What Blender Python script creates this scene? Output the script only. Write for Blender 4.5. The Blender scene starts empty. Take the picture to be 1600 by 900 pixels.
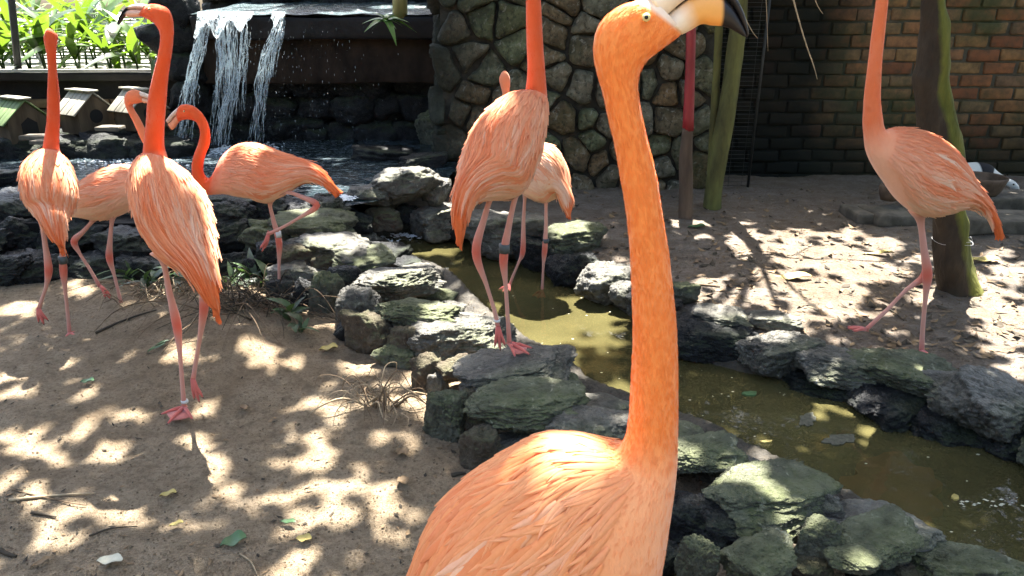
import bpy, bmesh, math, random
import numpy as np
from mathutils import Vector, Matrix

random.seed(7)
rng = np.random.default_rng(7)
SC = bpy.context.scene
COL = SC.collection
R = math.radians

# ------------------------------------------------------------------ camera, sky, sun, exposure
F = 1150.0                       # focal length in photo pixels (1600 x 900)
PITCH = R(21.0)
CAMZ = 1.40
SP, CP = math.sin(PITCH), math.cos(PITCH)
cam_d = bpy.data.cameras.new('camera')
cam = bpy.data.objects.new('camera', cam_d)
COL.objects.link(cam)
cam.location = (0, 0, CAMZ)
cam.rotation_euler = (R(90) - PITCH, 0, 0)
cam_d.sensor_width = 36.0
cam_d.lens = F / 1600.0 * 36.0
cam_d.clip_start = 0.05
cam_d.clip_end = 800
SC.camera = cam

SUN_EL = R(65)
SUNV = Vector((0.02, math.cos(SUN_EL), math.sin(SUN_EL))).normalized()   # towards the sun (behind the scene)
world = bpy.data.worlds.new('World')
SC.world = world
world.use_nodes = True
wn = world.node_tree
wn.nodes.clear()
sky = wn.nodes.new('ShaderNodeTexSky')
sky.sky_type = 'NISHITA'
sky.sun_disc = False
sky.sun_elevation = SUN_EL
sky.sun_rotation = R(0)
sky.dust_density = 4.0
sky.ozone_density = 0.6
bg = wn.nodes.new('ShaderNodeBackground')
bg.inputs['Strength'].default_value = 0.085
wo = wn.nodes.new('ShaderNodeOutputWorld')
wn.links.new(sky.outputs[0], bg.inputs[0])
wn.links.new(bg.outputs[0], wo.inputs[0])

sun_d = bpy.data.lights.new('sun', 'SUN')
sun_d.energy = 5.0
sun_d.angle = R(0.5)
sun_d.color = (1.0, 0.955, 0.89)
sun = bpy.data.objects.new('sun', sun_d)
COL.objects.link(sun)
sun.rotation_euler = SUNV.to_track_quat('Z', 'Y').to_euler()
sun.location = (0, 6, 9)

SC.view_settings.view_transform = 'Standard'
SC.view_settings.look = 'None'
SC.view_settings.gamma = 1.0
SC.view_settings.use_curve_mapping = False
SC.view_settings.exposure = 3.05
SC.cycles.max_bounces = 8
SC.cycles.transparent_max_bounces = 12
SC.cycles.use_denoising = True


# ------------------------------------------------------------------ photo geometry helpers
def ray(px, py):
    a, b = (px - 800.0) / F, (450.0 - py) / F
    return Vector((a, CP + b * SP, -SP + b * CP))


def PY(px, py, Y):               # point on the ray where world y == Y
    d = ray(px, py)
    return Vector((0, 0, CAMZ)) + d * (Y / d.y)


def PZ(px, py, z):               # point on the ray at height z
    d = ray(px, py)
    return Vector((0, 0, CAMZ)) + d * ((z - CAMZ) / d.z)


def dep(p):                      # depth along the optical axis
    return p.y * CP + (CAMZ - p.z) * SP


def project(x, y, z):
    dz = CAMZ - z
    d = y * CP + dz * SP
    v = y * SP - dz * CP
    return 800 + F * x / d, 450 - F * v / d


# ------------------------------------------------------------------ noise (vectorised value noise)
_perm = np.random.default_rng(3).random((64, 64, 64))


def vnoise(p):
    p = np.asarray(p, float)
    i = np.floor(p).astype(int)
    f = p - i
    f = f * f * (3 - 2 * f)
    x0, y0, z0 = (i[:, 0] % 64), (i[:, 1] % 64), (i[:, 2] % 64)
    x1, y1, z1 = (x0 + 1) % 64, (y0 + 1) % 64, (z0 + 1) % 64
    fx, fy, fz = f[:, 0], f[:, 1], f[:, 2]
    P = _perm
    a = P[x0, y0, z0] * (1 - fx) + P[x1, y0, z0] * fx
    b = P[x0, y1, z0] * (1 - fx) + P[x1, y1, z0] * fx
    c = P[x0, y0, z1] * (1 - fx) + P[x1, y0, z1] * fx
    d = P[x0, y1, z1] * (1 - fx) + P[x1, y1, z1] * fx
    return ((a * (1 - fy) + b * fy) * (1 - fz) + (c * (1 - fy) + d * fy) * fz) * 2 - 1


def fbm(p, octs=4, gain=0.5):
    p = np.asarray(p, float)
    s = np.zeros(len(p))
    a = 1.0
    for k in range(octs):
        s += a * vnoise(p + k * 17.3)
        p = p * 2.03
        a *= gain
    return s


# ------------------------------------------------------------------ object helpers
def tag(o, label=None, cat=None, group=None, kind=None):
    if label:
        o['label'] = label
    if cat:
        o['category'] = cat
    if group:
        o['group'] = group
    if kind:
        o['kind'] = kind
    return o


def empty(name, loc, label=None, cat=None, group=None):
    o = bpy.data.objects.new(name, None)
    o.empty_display_size = 0.05
    COL.objects.link(o)
    o.location = loc
    return tag(o, label, cat, group)


def link(name, me, parent=None, loc=None):
    o = bpy.data.objects.new(name, me)
    COL.objects.link(o)
    if parent is not None:
        o.parent = parent
    if loc is not None:
        o.location = loc
    return o


def mesh(name, verts, faces, mat, smooth=True, cols=None):
    me = bpy.data.meshes.new(name)
    me.from_pydata([tuple(v) for v in verts], [], faces)
    if mat is not None:
        me.materials.append(mat)
    if smooth:
        me.polygons.foreach_set('use_smooth', [True] * len(me.polygons))
    if cols is not None:
        at = me.color_attributes.new('Col', 'FLOAT_COLOR', 'POINT')
        c = np.ones((len(verts), 4), np.float32)
        c[:, :3] = np.asarray(cols, np.float32)
        at.data.foreach_set('color', c.ravel())
    me.update()
    return me


class MB:
    """collects verts, faces and vertex colours"""

    def __init__(self):
        self.v, self.f, self.c = [], [], []

    def add(self, v, f, c=(1, 1, 1)):
        n = len(self.v)
        v = [tuple(x) for x in v]
        self.v += v
        self.f += [tuple(i + n for i in q) for q in f]
        if len(c) == 3 and not hasattr(c[0], '__len__'):
            self.c += [tuple(c)] * len(v)
        else:
            self.c += [tuple(x) for x in c]

    def tube(self, pts, rad, seg=8, c=(1, 1, 1), caps=True, flat=1.0):
        pts = [Vector(p) for p in pts]
        n = len(pts)
        if not hasattr(rad, '__len__'):
            rad = [rad] * n
        t0 = (pts[1] - pts[0]).normalized()
        up = Vector((0, 0, 1)) if abs(t0.z) < 0.9 else Vector((0, 1, 0))
        x = t0.cross(up).normalized()
        vs, cs = [], []
        for i in range(n):
            t = (pts[min(i + 1, n - 1)] - pts[max(i - 1, 0)]).normalized()
            x = (x - t * x.dot(t)).normalized()
            y = t.cross(x)
            for k in range(seg):
                a = 2 * math.pi * k / seg
                vs.append(pts[i] + (x * math.cos(a) + y * math.sin(a) * flat) * rad[i])
                cs.append(c[i] if hasattr(c[0], '__len__') else c)
        fs = []
        for i in range(n - 1):
            for k in range(seg):
                k2 = (k + 1) % seg
                fs.append((i * seg + k, i * seg + k2, (i + 1) * seg + k2, (i + 1) * seg + k))
        if caps:
            fs.append(tuple(range(seg - 1, -1, -1)))
            fs.append(tuple(range((n - 1) * seg, n * seg)))
        self.add(vs, fs, cs)

    def box(self, c, s, jit=0.0, col=(1, 1, 1), rot=None):
        c = Vector(c)
        vs = []
        for dx in (-1, 1):
            for dy in (-1, 1):
                for dz in (-1, 1):
                    v = Vector((dx * s[0] / 2, dy * s[1] / 2, dz * s[2] / 2))
                    v += Vector((random.uniform(-jit, jit), random.uniform(-jit, jit), random.uniform(-jit, jit)))
                    if rot is not None:
                        v = rot @ v
                    vs.append(c + v)
        self.add(vs, [(0, 1, 3, 2), (4, 6, 7, 5), (0, 4, 5, 1), (2, 3, 7, 6), (0, 2, 6, 4), (1, 5, 7, 3)], col)

    def build(self, name, mat, parent=None, smooth=True, origin=None, colors=False):
        o0 = Vector(origin) if origin is not None else (parent.matrix_world_loc if False else Vector((0, 0, 0)))
        vs = [Vector(v) - o0 for v in self.v]
        me = mesh(name, vs, self.f, mat, smooth, self.c if colors else None)
        return link(name, me, parent)


def bevel_mesh(me, w, seg=2):
    bm = bmesh.new()
    bm.from_mesh(me)
    bmesh.ops.recalc_face_normals(bm, faces=bm.faces)
    bmesh.ops.bevel(bm, geom=bm.edges[:], offset=w, segments=seg, affect='EDGES', profile=0.6)
    bm.to_mesh(me)
    bm.free()
    return me


def rough_box_mesh(name, s, mat, cuts=3, bev=0.02, amp=0.01, seed=0, freq=6.0):
    bm = bmesh.new()
    bmesh.ops.create_cube(bm, size=1.0)
    for v in bm.verts:
        v.co = Vector((v.co.x * s[0], v.co.y * s[1], v.co.z * s[2]))
    if bev:
        bmesh.ops.bevel(bm, geom=bm.edges[:], offset=bev, segments=2, affect='EDGES', profile=0.5)
    if cuts:
        bmesh.ops.subdivide_edges(bm, edges=bm.edges[:], cuts=cuts, use_grid_fill=True)
    co = np.array([v.co[:] for v in bm.verts])
    bm.normal_update()
    nn = np.array([v.normal[:] for v in bm.verts])
    d = fbm(co * freq + seed * 9.7, 3) * amp
    co = co + nn * d[:, None]
    for v, c in zip(bm.verts, co):
        v.co = c
    me = bpy.data.meshes.new(name)
    bm.to_mesh(me)
    bm.free()
    me.materials.append(mat)
    me.polygons.foreach_set('use_smooth', [True] * len(me.polygons))
    return me


# ------------------------------------------------------------------ materials
class NT:
    def __init__(self, name):
        self.m = bpy.data.materials.new(name)
        self.m.use_nodes = True
        self.n = self.m.node_tree.nodes
        self.l = self.m.node_tree.links
        self.n.clear()
        self.out = self.n.new('ShaderNodeOutputMaterial')
        self.p = self.n.new('ShaderNodeBsdfPrincipled')
        self.l.new(self.p.outputs[0], self.out.inputs[0])
        self.tc = self.n.new('ShaderNodeTexCoord')
        self.coord = self.tc.outputs['Object']

    def node(self, t, **kw):
        x = self.n.new(t)
        for k, v in kw.items():
            setattr(x, k, v)
        return x

    def noise(self, scale, detail=4, rough=0.55, vec=None, dist=0.0):
        x = self.n.new('ShaderNodeTexNoise')
        x.inputs['Scale'].default_value = scale
        x.inputs['Detail'].default_value = detail
        x.inputs['Roughness'].default_value = rough
        x.inputs['Distortion'].default_value = dist
        self.l.new(vec if vec is not None else self.coord, x.inputs['Vector'])
        return x.outputs['Fac']

    def voro(self, scale, feature='F1', vec=None, out='Distance'):
        x = self.n.new('ShaderNodeTexVoronoi')
        x.feature = feature
        x.inputs['Scale'].default_value = scale
        self.l.new(vec if vec is not None else self.coord, x.inputs['Vector'])
        return x.outputs[out]

    def ramp(self, fac, stops, interp='LINEAR'):
        x = self.n.new('ShaderNodeValToRGB')
        x.color_ramp.interpolation = interp
        e = x.color_ramp.elements
        while len(e) < len(stops):
            e.new(0.5)
        for el, (pos, c) in zip(e, stops):
            el.position = pos
            el.color = (c[0], c[1], c[2], 1) if hasattr(c, '__len__') else (c, c, c, 1)
        self.l.new(fac, x.inputs[0])
        return x.outputs[0]

    def mix(self, fac, a, b, mode='MIX'):
        x = self.n.new('ShaderNodeMix')
        x.data_type = 'RGBA'
        x.blend_type = mode
        x.clamp_factor = True
        self.set(x.inputs[0], fac)
        self.set(x.inputs[6], a)
        self.set(x.inputs[7], b)
        return x.outputs[2]

    def math(self, op, a, b=0.0, c=0.0):
        x = self.n.new('ShaderNodeMath')
        x.operation = op
        self.set(x.inputs[0], a)
        self.set(x.inputs[1], b)
        self.set(x.inputs[2], c)
        return x.outputs[0]

    def set(self, sock, v):
        if isinstance(v, bpy.types.NodeSocket):
            self.l.new(v, sock)
        elif hasattr(v, '__len__'):
            sock.default_value = (v[0], v[1], v[2], 1) if len(sock.default_value) == 4 else v
        else:
            if sock.type == 'RGBA':
                sock.default_value = (v, v, v, 1)
            else:
                sock.default_value = v

    def attr(self, name='Col'):
        x = self.n.new('ShaderNodeAttribute')
        x.attribute_name = name
        return x.outputs['Color']

    def rand(self):
        return self.n.new('ShaderNodeObjectInfo').outputs['Random']

    def up(self):
        g = self.n.new('ShaderNodeNewGeometry')
        s = self.n.new('ShaderNodeSeparateXYZ')
        self.l.new(g.outputs['Normal'], s.inputs[0])
        return s.outputs['Z']

    def worldpos(self):
        return self.n.new('ShaderNodeNewGeometry').outputs['Position']

    def stretch(self, sx, sy, sz, vec=None):
        x = self.n.new('ShaderNodeMapping')
        x.inputs['Scale'].default_value = (sx, sy, sz)
        self.l.new(vec if vec is not None else self.coord, x.inputs['Vector'])
        return x.outputs[0]

    def bump(self, h, strength=0.5, dist=0.01, prev=None):
        x = self.n.new('ShaderNodeBump')
        x.inputs['Strength'].default_value = strength
        x.inputs['Distance'].default_value = dist
        self.l.new(h, x.inputs['Height'])
        if prev is not None:
            self.l.new(prev, x.inputs['Normal'])
        return x.outputs[0]

    def fin(self, col=None, rough=None, normal=None, spec=None, **kw):
        if col is not None:
            self.set(self.p.inputs['Base Color'], col)
        if rough is not None:
            self.set(self.p.inputs['Roughness'], rough)
        if normal is not None:
            self.l.new(normal, self.p.inputs['Normal'])
        if spec is not None:
            self.p.inputs['Specular IOR Level'].default_value = spec
        for k, v in kw.items():
            self.set(self.p.inputs[k.replace('_', ' ')], v)
        return self.m


def mat_rock(name, dark, mid, light, moss, moss_amt, rough=0.8, wet=0.0):
    t = NT(name)
    n1 = t.noise(5.0, 6, 0.65, dist=0.6)
    n2 = t.noise(34.0, 5, 0.7)
    n3 = t.noise(2.2, 3, 0.5)
    base = t.ramp(n1, [(0.28, dark), (0.5, mid), (0.72, light)])
    base = t.mix(t.ramp(n2, [(0.42, 0.0), (0.75, 0.55)]), base, light)
    rv = t.rand()
    base = t.mix(t.math('MULTIPLY', rv, 0.4), base, dark)
    base = t.mix(t.ramp(n2, [(0.28, 0.85), (0.44, 0.0)]), base, tuple(x * 0.35 for x in dark))

    up = t.up()
    mf = t.math('MULTIPLY', t.ramp(up, [(0.15, 0.0), (0.75, 1.0)]), t.ramp(n3, [(0.5 - moss_amt * 0.35, 0.0), (0.62 - moss_amt * 0.2, 1.0)]))
    mf = t.math('MULTIPLY', mf, t.ramp(t.noise(16, 4), [(0.3, 0.35), (0.6, 1.0)]))
    mc = t.mix(t.noise(26, 4), moss, (moss[0] * 2.0, moss[1] * 1.7, moss[2] * 1.5))
    base = t.mix(mf, base, mc)
    base = t.mix(t.math('MULTIPLY', t.ramp(up, [(0.35, 0.0), (0.85, 1.0)]), t.ramp(t.noise(13.0, 5, 0.7), [(0.4, 0.0), (0.62, 0.38)])), base, light)
    lich = t.ramp(t.noise(19.0, 5, 0.7, dist=1.0), [(0.60, 0.0), (0.68, 1.0)])
    base = t.mix(t.math('MULTIPLY', lich, 0.55), base, (light[0] * 1.6, light[1] * 1.6, light[2] * 1.55))
    b1 = t.bump(n1, 0.8, 0.05)
    b2 = t.bump(t.noise(14.0, 5, 0.7, dist=1.2), 0.8, 0.03, b1)
    b3 = t.bump(n2, 0.9, 0.02, b2)
    b4 = t.bump(t.noise(110.0, 3, 0.7), 0.8, 0.006, b3)
    rg = rough if not wet else t.ramp(t.noise(3.0, 3), [(0.35, wet), (0.65, rough)])
    return t.fin(base, rg, b4, spec=0.5 if not wet or wet > 0.3 else 0.25)


M = {}
M['rock'] = mat_rock('grey_rock', (0.019, 0.018, 0.0145), (0.076, 0.071, 0.054), (0.26, 0.245, 0.20), (0.05, 0.065, 0.025), 0.12, 0.72, 0.4)
M['rock_moss'] = mat_rock('mossy_rock', (0.017, 0.018, 0.012), (0.068, 0.070, 0.046), (0.22, 0.222, 0.16), (0.06, 0.08, 0.024), 0.6, 0.85)
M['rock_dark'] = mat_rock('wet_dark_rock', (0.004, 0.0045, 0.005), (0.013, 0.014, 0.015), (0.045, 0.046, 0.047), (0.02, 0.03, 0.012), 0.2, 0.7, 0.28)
M['rock_brown'] = mat_rock('earthy_rock', (0.03, 0.022, 0.013), (0.085, 0.062, 0.038), (0.17, 0.14, 0.10), (0.05, 0.07, 0.02), 0.3, 0.9)


def m_sand():
    t = NT('sandy_ground')
    w = t.worldpos()
    big = t.noise(0.9, 4, 0.6, vec=w)
    med = t.noise(7.0, 5, 0.65, vec=w)
    fine = t.noise(120.0, 3, 0.75, vec=w)
    fine2 = t.noise(330.0, 2, 0.8, vec=w)
    sp = t.node('ShaderNodeSeparateXYZ')
    t.l.new(w, sp.inputs[0])
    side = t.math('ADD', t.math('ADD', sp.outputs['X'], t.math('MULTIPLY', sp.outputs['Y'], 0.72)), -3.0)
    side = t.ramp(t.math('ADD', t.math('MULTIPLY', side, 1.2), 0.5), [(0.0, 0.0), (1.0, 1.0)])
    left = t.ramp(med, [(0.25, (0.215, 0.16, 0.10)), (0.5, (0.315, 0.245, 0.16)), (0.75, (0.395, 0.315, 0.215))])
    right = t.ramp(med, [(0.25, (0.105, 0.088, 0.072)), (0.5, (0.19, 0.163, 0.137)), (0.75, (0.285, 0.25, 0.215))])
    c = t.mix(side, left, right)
    c = t.mix(t.ramp(big, [(0.4, 0.0), (0.7, 0.45)]), c, (0.19, 0.12, 0.06))
    c = t.mix(t.ramp(fine, [(0.30, 0.65), (0.46, 0.0)]), c, (0.10, 0.072, 0.046))
    c = t.mix(t.ramp(fine2, [(0.56, 0.0), (0.75, 0.6)]), c, (0.46, 0.39, 0.29))
    grit = t.noise(52.0, 4, 0.75, vec=w)
    c = t.mix(t.ramp(grit, [(0.34, 0.6), (0.5, 0.0)]), c, (0.12, 0.085, 0.052))
    c = t.mix(t.ramp(t.noise(17.0, 5, 0.7, vec=w), [(0.36, 0.45), (0.5, 0.0)]), c, (0.13, 0.09, 0.055))
    b = t.bump(med, 0.8, 0.04)
    b = t.bump(grit, 0.9, 0.014, b)
    b = t.bump(t.noise(38.0, 4, 0.7, vec=w), 0.9, 0.02, b)
    b = t.bump(fine, 1.0, 0.010, b)
    b = t.bump(fine2, 0.6, 0.0025, b)
    return t.fin(c, 0.95, b, spec=0.2)


M['sand'] = m_sand()


def m_plain(name, col, rough=0.7, nscale=12.0, var=0.35, bump=0.3, spec=0.4, bd=0.005, stretch=None, dark=None):
    t = NT(name)
    v = t.stretch(*stretch) if stretch else None
    n = t.noise(nscale, 5, 0.6, vec=v)
    a = dark if dark else tuple(x * (1 - var) for x in col)
    b = tuple(min(1, x * (1 + var)) for x in col)
    c = t.ramp(n, [(0.3, a), (0.7, b)])
    return t.fin(c, rough, t.bump(t.noise(nscale * 3, 4, 0.65, vec=v), bump, bd), spec=spec)


def m_plumage():
    t = NT('plumage')
    c = t.attr()
    n = t.noise(60.0, 3, 0.6, vec=t.stretch(1, 1, 0.35))
    c = t.mix(t.ramp(n, [(0.35, 0.10), (0.6, 0.0)]), c, t.mix(1.0, c, (0.80, 0.50, 0.40), 'MULTIPLY'))
    c = t.mix(t.ramp(t.noise(9.0, 3), [(0.45, 0.0), (0.75, 0.13)]), c, t.mix(0.5, c, (0.95, 0.62, 0.45)))
    b = t.bump(t.noise(160.0, 3, 0.7, vec=t.stretch(1, 1, 0.4)), 0.5, 0.003)
    b = t.bump(t.noise(22.0, 3, 0.6), 0.25, 0.008, b)
    return t.fin(c, 0.75, b, spec=0.15, Sheen_Weight=0.25, Sheen_Roughness=0.5)


M['plumage'] = m_plumage()


def m_feather():
    t = NT('feather')
    c = t.attr()
    n = t.noise(140.0, 2, 0.6)
    c = t.mix(t.ramp(n, [(0.3, 0.18), (0.6, 0.0)]), c, t.mix(1.0, c, (0.85, 0.55, 0.42), 'MULTIPLY'))
    m = t.fin(c, 0.65, t.bump(t.noise(260.0, 2), 0.25, 0.001), spec=0.2)
    tr = t.node('ShaderNodeBsdfTranslucent')
    t.l.new(c, tr.inputs[0])
    mx = t.node('ShaderNodeMixShader')
    mx.inputs[0].default_value = 0.18
    t.l.new(t.p.outputs[0], mx.inputs[1])
    t.l.new(tr.outputs[0], mx.inputs[2])
    t.l.new(mx.outputs[0], t.out.inputs[0])
    return m


M['feather'] = m_feather()


def m_attr(name, rough=0.5, spec=0.4, nscale=60, bump=0.15):
    t = NT(name)
    c = t.attr()
    n = t.noise(nscale, 4)
    c = t.mix(t.ramp(n, [(0.35, 0.25), (0.65, 0.0)]), c, t.mix(1.0, c, (0.75, 0.7, 0.68), 'MULTIPLY'))
    return t.fin(c, rough, t.bump(n, bump, 0.002), spec=spec)


M['bill'] = m_attr('bill', 0.45)
M['duckmat'] = m_attr('duck_plumage', 0.8, 0.2)


def m_leaf(name, col, tcol, trans=0.35, rough=0.45, var=0.5):
    t = NT(name)
    r = t.rand()
    n = t.noise(9.0, 3)
    f = t.math('ADD', t.math('MULTIPLY', r, 0.6), t.math('MULTIPLY', n, 0.4))
    c = t.ramp(f, [(0.2, tuple(x * (1 - var) for x in col)), (0.5, col), (0.85, tuple(x * (1 + var) for x in col))])
    t.fin(c, rough, t.bump(t.noise(40.0, 3, vec=t.stretch(1, 0.2, 1)), 0.3, 0.003), spec=0.5)
    tr = t.node('ShaderNodeBsdfTranslucent')
    t.set(tr.inputs[0], t.mix(n, tcol, tuple(x * 0.6 for x in tcol)))
    mx = t.node('ShaderNodeMixShader')
    mx.inputs[0].default_value = trans
    t.l.new(t.p.outputs[0], mx.inputs[1])
    t.l.new(tr.outputs[0], mx.inputs[2])
    t.l.new(mx.outputs[0], t.out.inputs[0])
    return t.m


M['leaf_canopy'] = m_leaf('canopy_leaf', (0.05, 0.09, 0.02), (0.10, 0.17, 0.02), 0.15)
M['leaf_garden'] = m_leaf('garden_leaf', (0.035, 0.075, 0.014), (0.17, 0.30, 0.02), 0.35, 0.3, 0.6)
M['leaf_fern'] = m_leaf('fern_leaf', (0.07, 0.17, 0.025), (0.15, 0.3, 0.03), 0.3, 0.4)
M['leaf_weed'] = m_leaf('weed_leaf', (0.05, 0.09, 0.03), (0.10, 0.18, 0.04), 0.25, 0.5)
M['leaf_dry'] = m_plain('dry_leaf', (0.20, 0.13, 0.065), 0.7, 18, 0.5)
M['leaf_yellow'] = m_plain('yellow_leaf', (0.42, 0.33, 0.10), 0.6, 18, 0.3)
M['leaf_pale'] = m_plain('pale_leaf', (0.5, 0.48, 0.36), 0.6, 18, 0.2)
M['leaf_green'] = m_plain('green_fallen_leaf', (0.06, 0.13, 0.05), 0.4, 18, 0.3)
M['bark'] = m_plain('dark_bark', (0.045, 0.034, 0.024), 0.9, 9, 0.6, 0.9, 0.2, 0.02, (1, 1, 0.3))
M['twig'] = m_plain('dry_twig', (0.15, 0.105, 0.065), 0.85, 20, 0.5, 0.4, 0.2)
M['twig_dark'] = m_plain('dark_twig', (0.055, 0.045, 0.032), 0.85, 20, 0.5, 0.4, 0.2)
M['straw'] = m_plain('dry_straw', (0.34, 0.26, 0.16), 0.8, 20, 0.4)
M['mortar'] = m_plain('wall_mortar', (0.042, 0.040, 0.032), 0.95, 14, 0.5, 0.8, 0.1, 0.012)
M['dark_earth'] = m_plain('dark_wet_cement', (0.006, 0.006, 0.0065), 0.7, 5, 0.6, 0.6, 0.15, 0.02)
M['ledge'] = m_plain('dark_wet_slab', (0.008, 0.0075, 0.008), 0.5, 7, 0.6, 0.5, 0.2, 0.012)
M['band'] = m_plain('brown_stained_cement', (0.024, 0.016, 0.011), 0.8, 6, 0.6, 0.5, 0.15, 0.01, (1, 1, 0.6))
M['concrete'] = m_plain('weathered_concrete', (0.12, 0.105, 0.082), 0.9, 9, 0.5, 0.6, 0.2, 0.008)
M['box_wood'] = m_plain('grey_brown_board', (0.075, 0.056, 0.036), 0.85, 10, 0.5, 0.4, 0.2, 0.004, (1, 1, 0.2))
M['roof_board'] = m_plain('pale_worn_roof_board', (0.24, 0.225, 0.175), 0.7, 10, 0.35, 0.4, 0.3, 0.004, (0.3, 2, 2))
M['roof_green'] = m_plain('green_stained_roof_board', (0.10, 0.15, 0.055), 0.7, 10, 0.5, 0.4, 0.3, 0.004, (0.3, 2, 2))
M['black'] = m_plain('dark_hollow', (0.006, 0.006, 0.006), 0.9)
M['clay'] = m_plain('stained_clay', (0.12, 0.085, 0.06), 0.8, 12, 0.5, 0.4, 0.2)
M['metal_dark'] = m_plain('dark_painted_iron', (0.02, 0.022, 0.02), 0.5, 14, 0.4)
M['wire'] = m_plain('pale_wire', (0.55, 0.55, 0.53), 0.4, 14, 0.2)
M['mesh_wire'] = m_plain('dark_mesh_wire', (0.035, 0.037, 0.035), 0.5, 14, 0.3)
M['red_stem'] = m_plain('red_painted_pole', (0.22, 0.018, 0.022), 0.45, 9, 0.4, 0.3, 0.4, 0.004, (1, 1, 0.3))
M['rail'] = m_plain('pale_rail', (0.3, 0.29, 0.26), 0.8, 9, 0.4)
M['pole_wood'] = m_plain('worn_pole_wood', (0.10, 0.072, 0.05), 0.85, 10, 0.5, 0.6, 0.2, 0.008, (1, 1, 0.2))
M['bamboo'] = m_plain('yellow_bamboo', (0.24, 0.21, 0.07), 0.55, 8, 0.4, 0.3, 0.3, 0.004, (1, 1, 0.2))
M['slat'] = m_plain('grey_fence_slat', (0.42, 0.42, 0.40), 0.7, 10, 0.2)
M['gravel_pale'] = m_plain('pale_paving', (0.30, 0.29, 0.25), 0.9, 6, 0.2)
M['ring_grey'] = m_plain('grey_leg_band', (0.07, 0.085, 0.085), 0.5, 14, 0.2)
M['ring_white'] = m_plain('white_leg_band', (0.65, 0.65, 0.62), 0.4, 14, 0.1)
M['eye_yellow'] = m_plain('pale_yellow_iris', (0.62, 0.55, 0.25), 0.15, 30, 0.2, 0.0)
M['eye_black'] = m_plain('black_pupil', (0.005, 0.005, 0.005), 0.1, 30, 0.2, 0.0)


def m_trunk():
    t = NT('mossy_trunk_bark')
    n = t.noise(7.0, 5, 0.65, vec=t.stretch(1, 1, 0.35))
    bark = t.ramp(n, [(0.3, (0.014, 0.011, 0.008)), (0.55, (0.05, 0.036, 0.022)), (0.75, (0.10, 0.075, 0.045))])
    green = t.ramp(t.noise(16.0, 4, vec=t.stretch(1, 1, 0.4)), [(0.3, (0.075, 0.08, 0.012)), (0.7, (0.16, 0.16, 0.03))])
    f = t.attr()
    fx = t.math('ADD', t.math('MULTIPLY', t.noise(9.0, 4), 0.36), -0.18)
    g = t.ramp(t.math('ADD', f, fx), [(0.42, 0.0), (0.6, 1.0)])
    c = t.mix(g, bark, green)
    b = t.bump(n, 0.9, 0.02)
    return t.fin(c, 0.85, t.bump(t.noise(45.0, 4, vec=t.stretch(1, 1, 0.4)), 0.6, 0.006, b), spec=0.25)


M['trunk'] = m_trunk()


def m_brick(name='old_brick', mort=None):
    t = NT(name)
    r = t.rand()
    c = t.ramp(r, [(0.0, (0.20, 0.07, 0.035)), (0.2, (0.30, 0.12, 0.05)), (0.4, (0.32, 0.19, 0.08)), (0.6, (0.22, 0.15, 0.08)), (0.8, (0.36, 0.16, 0.07)), (1.0, (0.15, 0.11, 0.075))])
    w = t.worldpos()
    if mort:
        c = t.mix(t.noise(8.0, 4, vec=w), mort, tuple(x * 0.55 for x in mort))
    n = t.noise(11.0, 5, 0.65, vec=w)
    c = t.mix(0.18, c, (0.14, 0.105, 0.06))
    c = t.mix(t.ramp(n, [(0.35, 0.65), (0.6, 0.0)]), c, (0.06, 0.05, 0.034))
    moss = t.ramp(t.noise(1.7, 5, 0.65, vec=w), [(0.46, 0.0), (0.60, 0.8)])
    c = t.mix(moss, c, t.mix(t.noise(30, 3, vec=w), (0.03, 0.042, 0.018), (0.065, 0.085, 0.04)))
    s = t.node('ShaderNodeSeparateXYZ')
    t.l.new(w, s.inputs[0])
    # shade painted into brick and mortar at the wall foot and fence corner
    damp_shade = t.ramp(t.math('ADD', t.math('ADD', s.outputs['Z'], 0.0), t.math('MULTIPLY', t.noise(2.0, 4, vec=w), 0.5)), [(0.5, 0.9), (1.05, 0.0)])
    corner_shade = t.ramp(t.math('ADD', t.math('MULTIPLY', s.outputs['X'], 0.25), t.math('MULTIPLY', t.noise(1.5, 4, vec=w), 0.2)), [(0.66, 0.95), (0.82, 0.0)])
    c = t.mix(damp_shade, c, (0.022, 0.023, 0.015))
    c = t.mix(corner_shade, c, (0.008, 0.0095, 0.008))
    return t.fin(c, 0.92, t.bump(t.noise(40, 5, 0.7), 0.7, 0.006), spec=0.2)


M['brick'] = m_brick()


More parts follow.
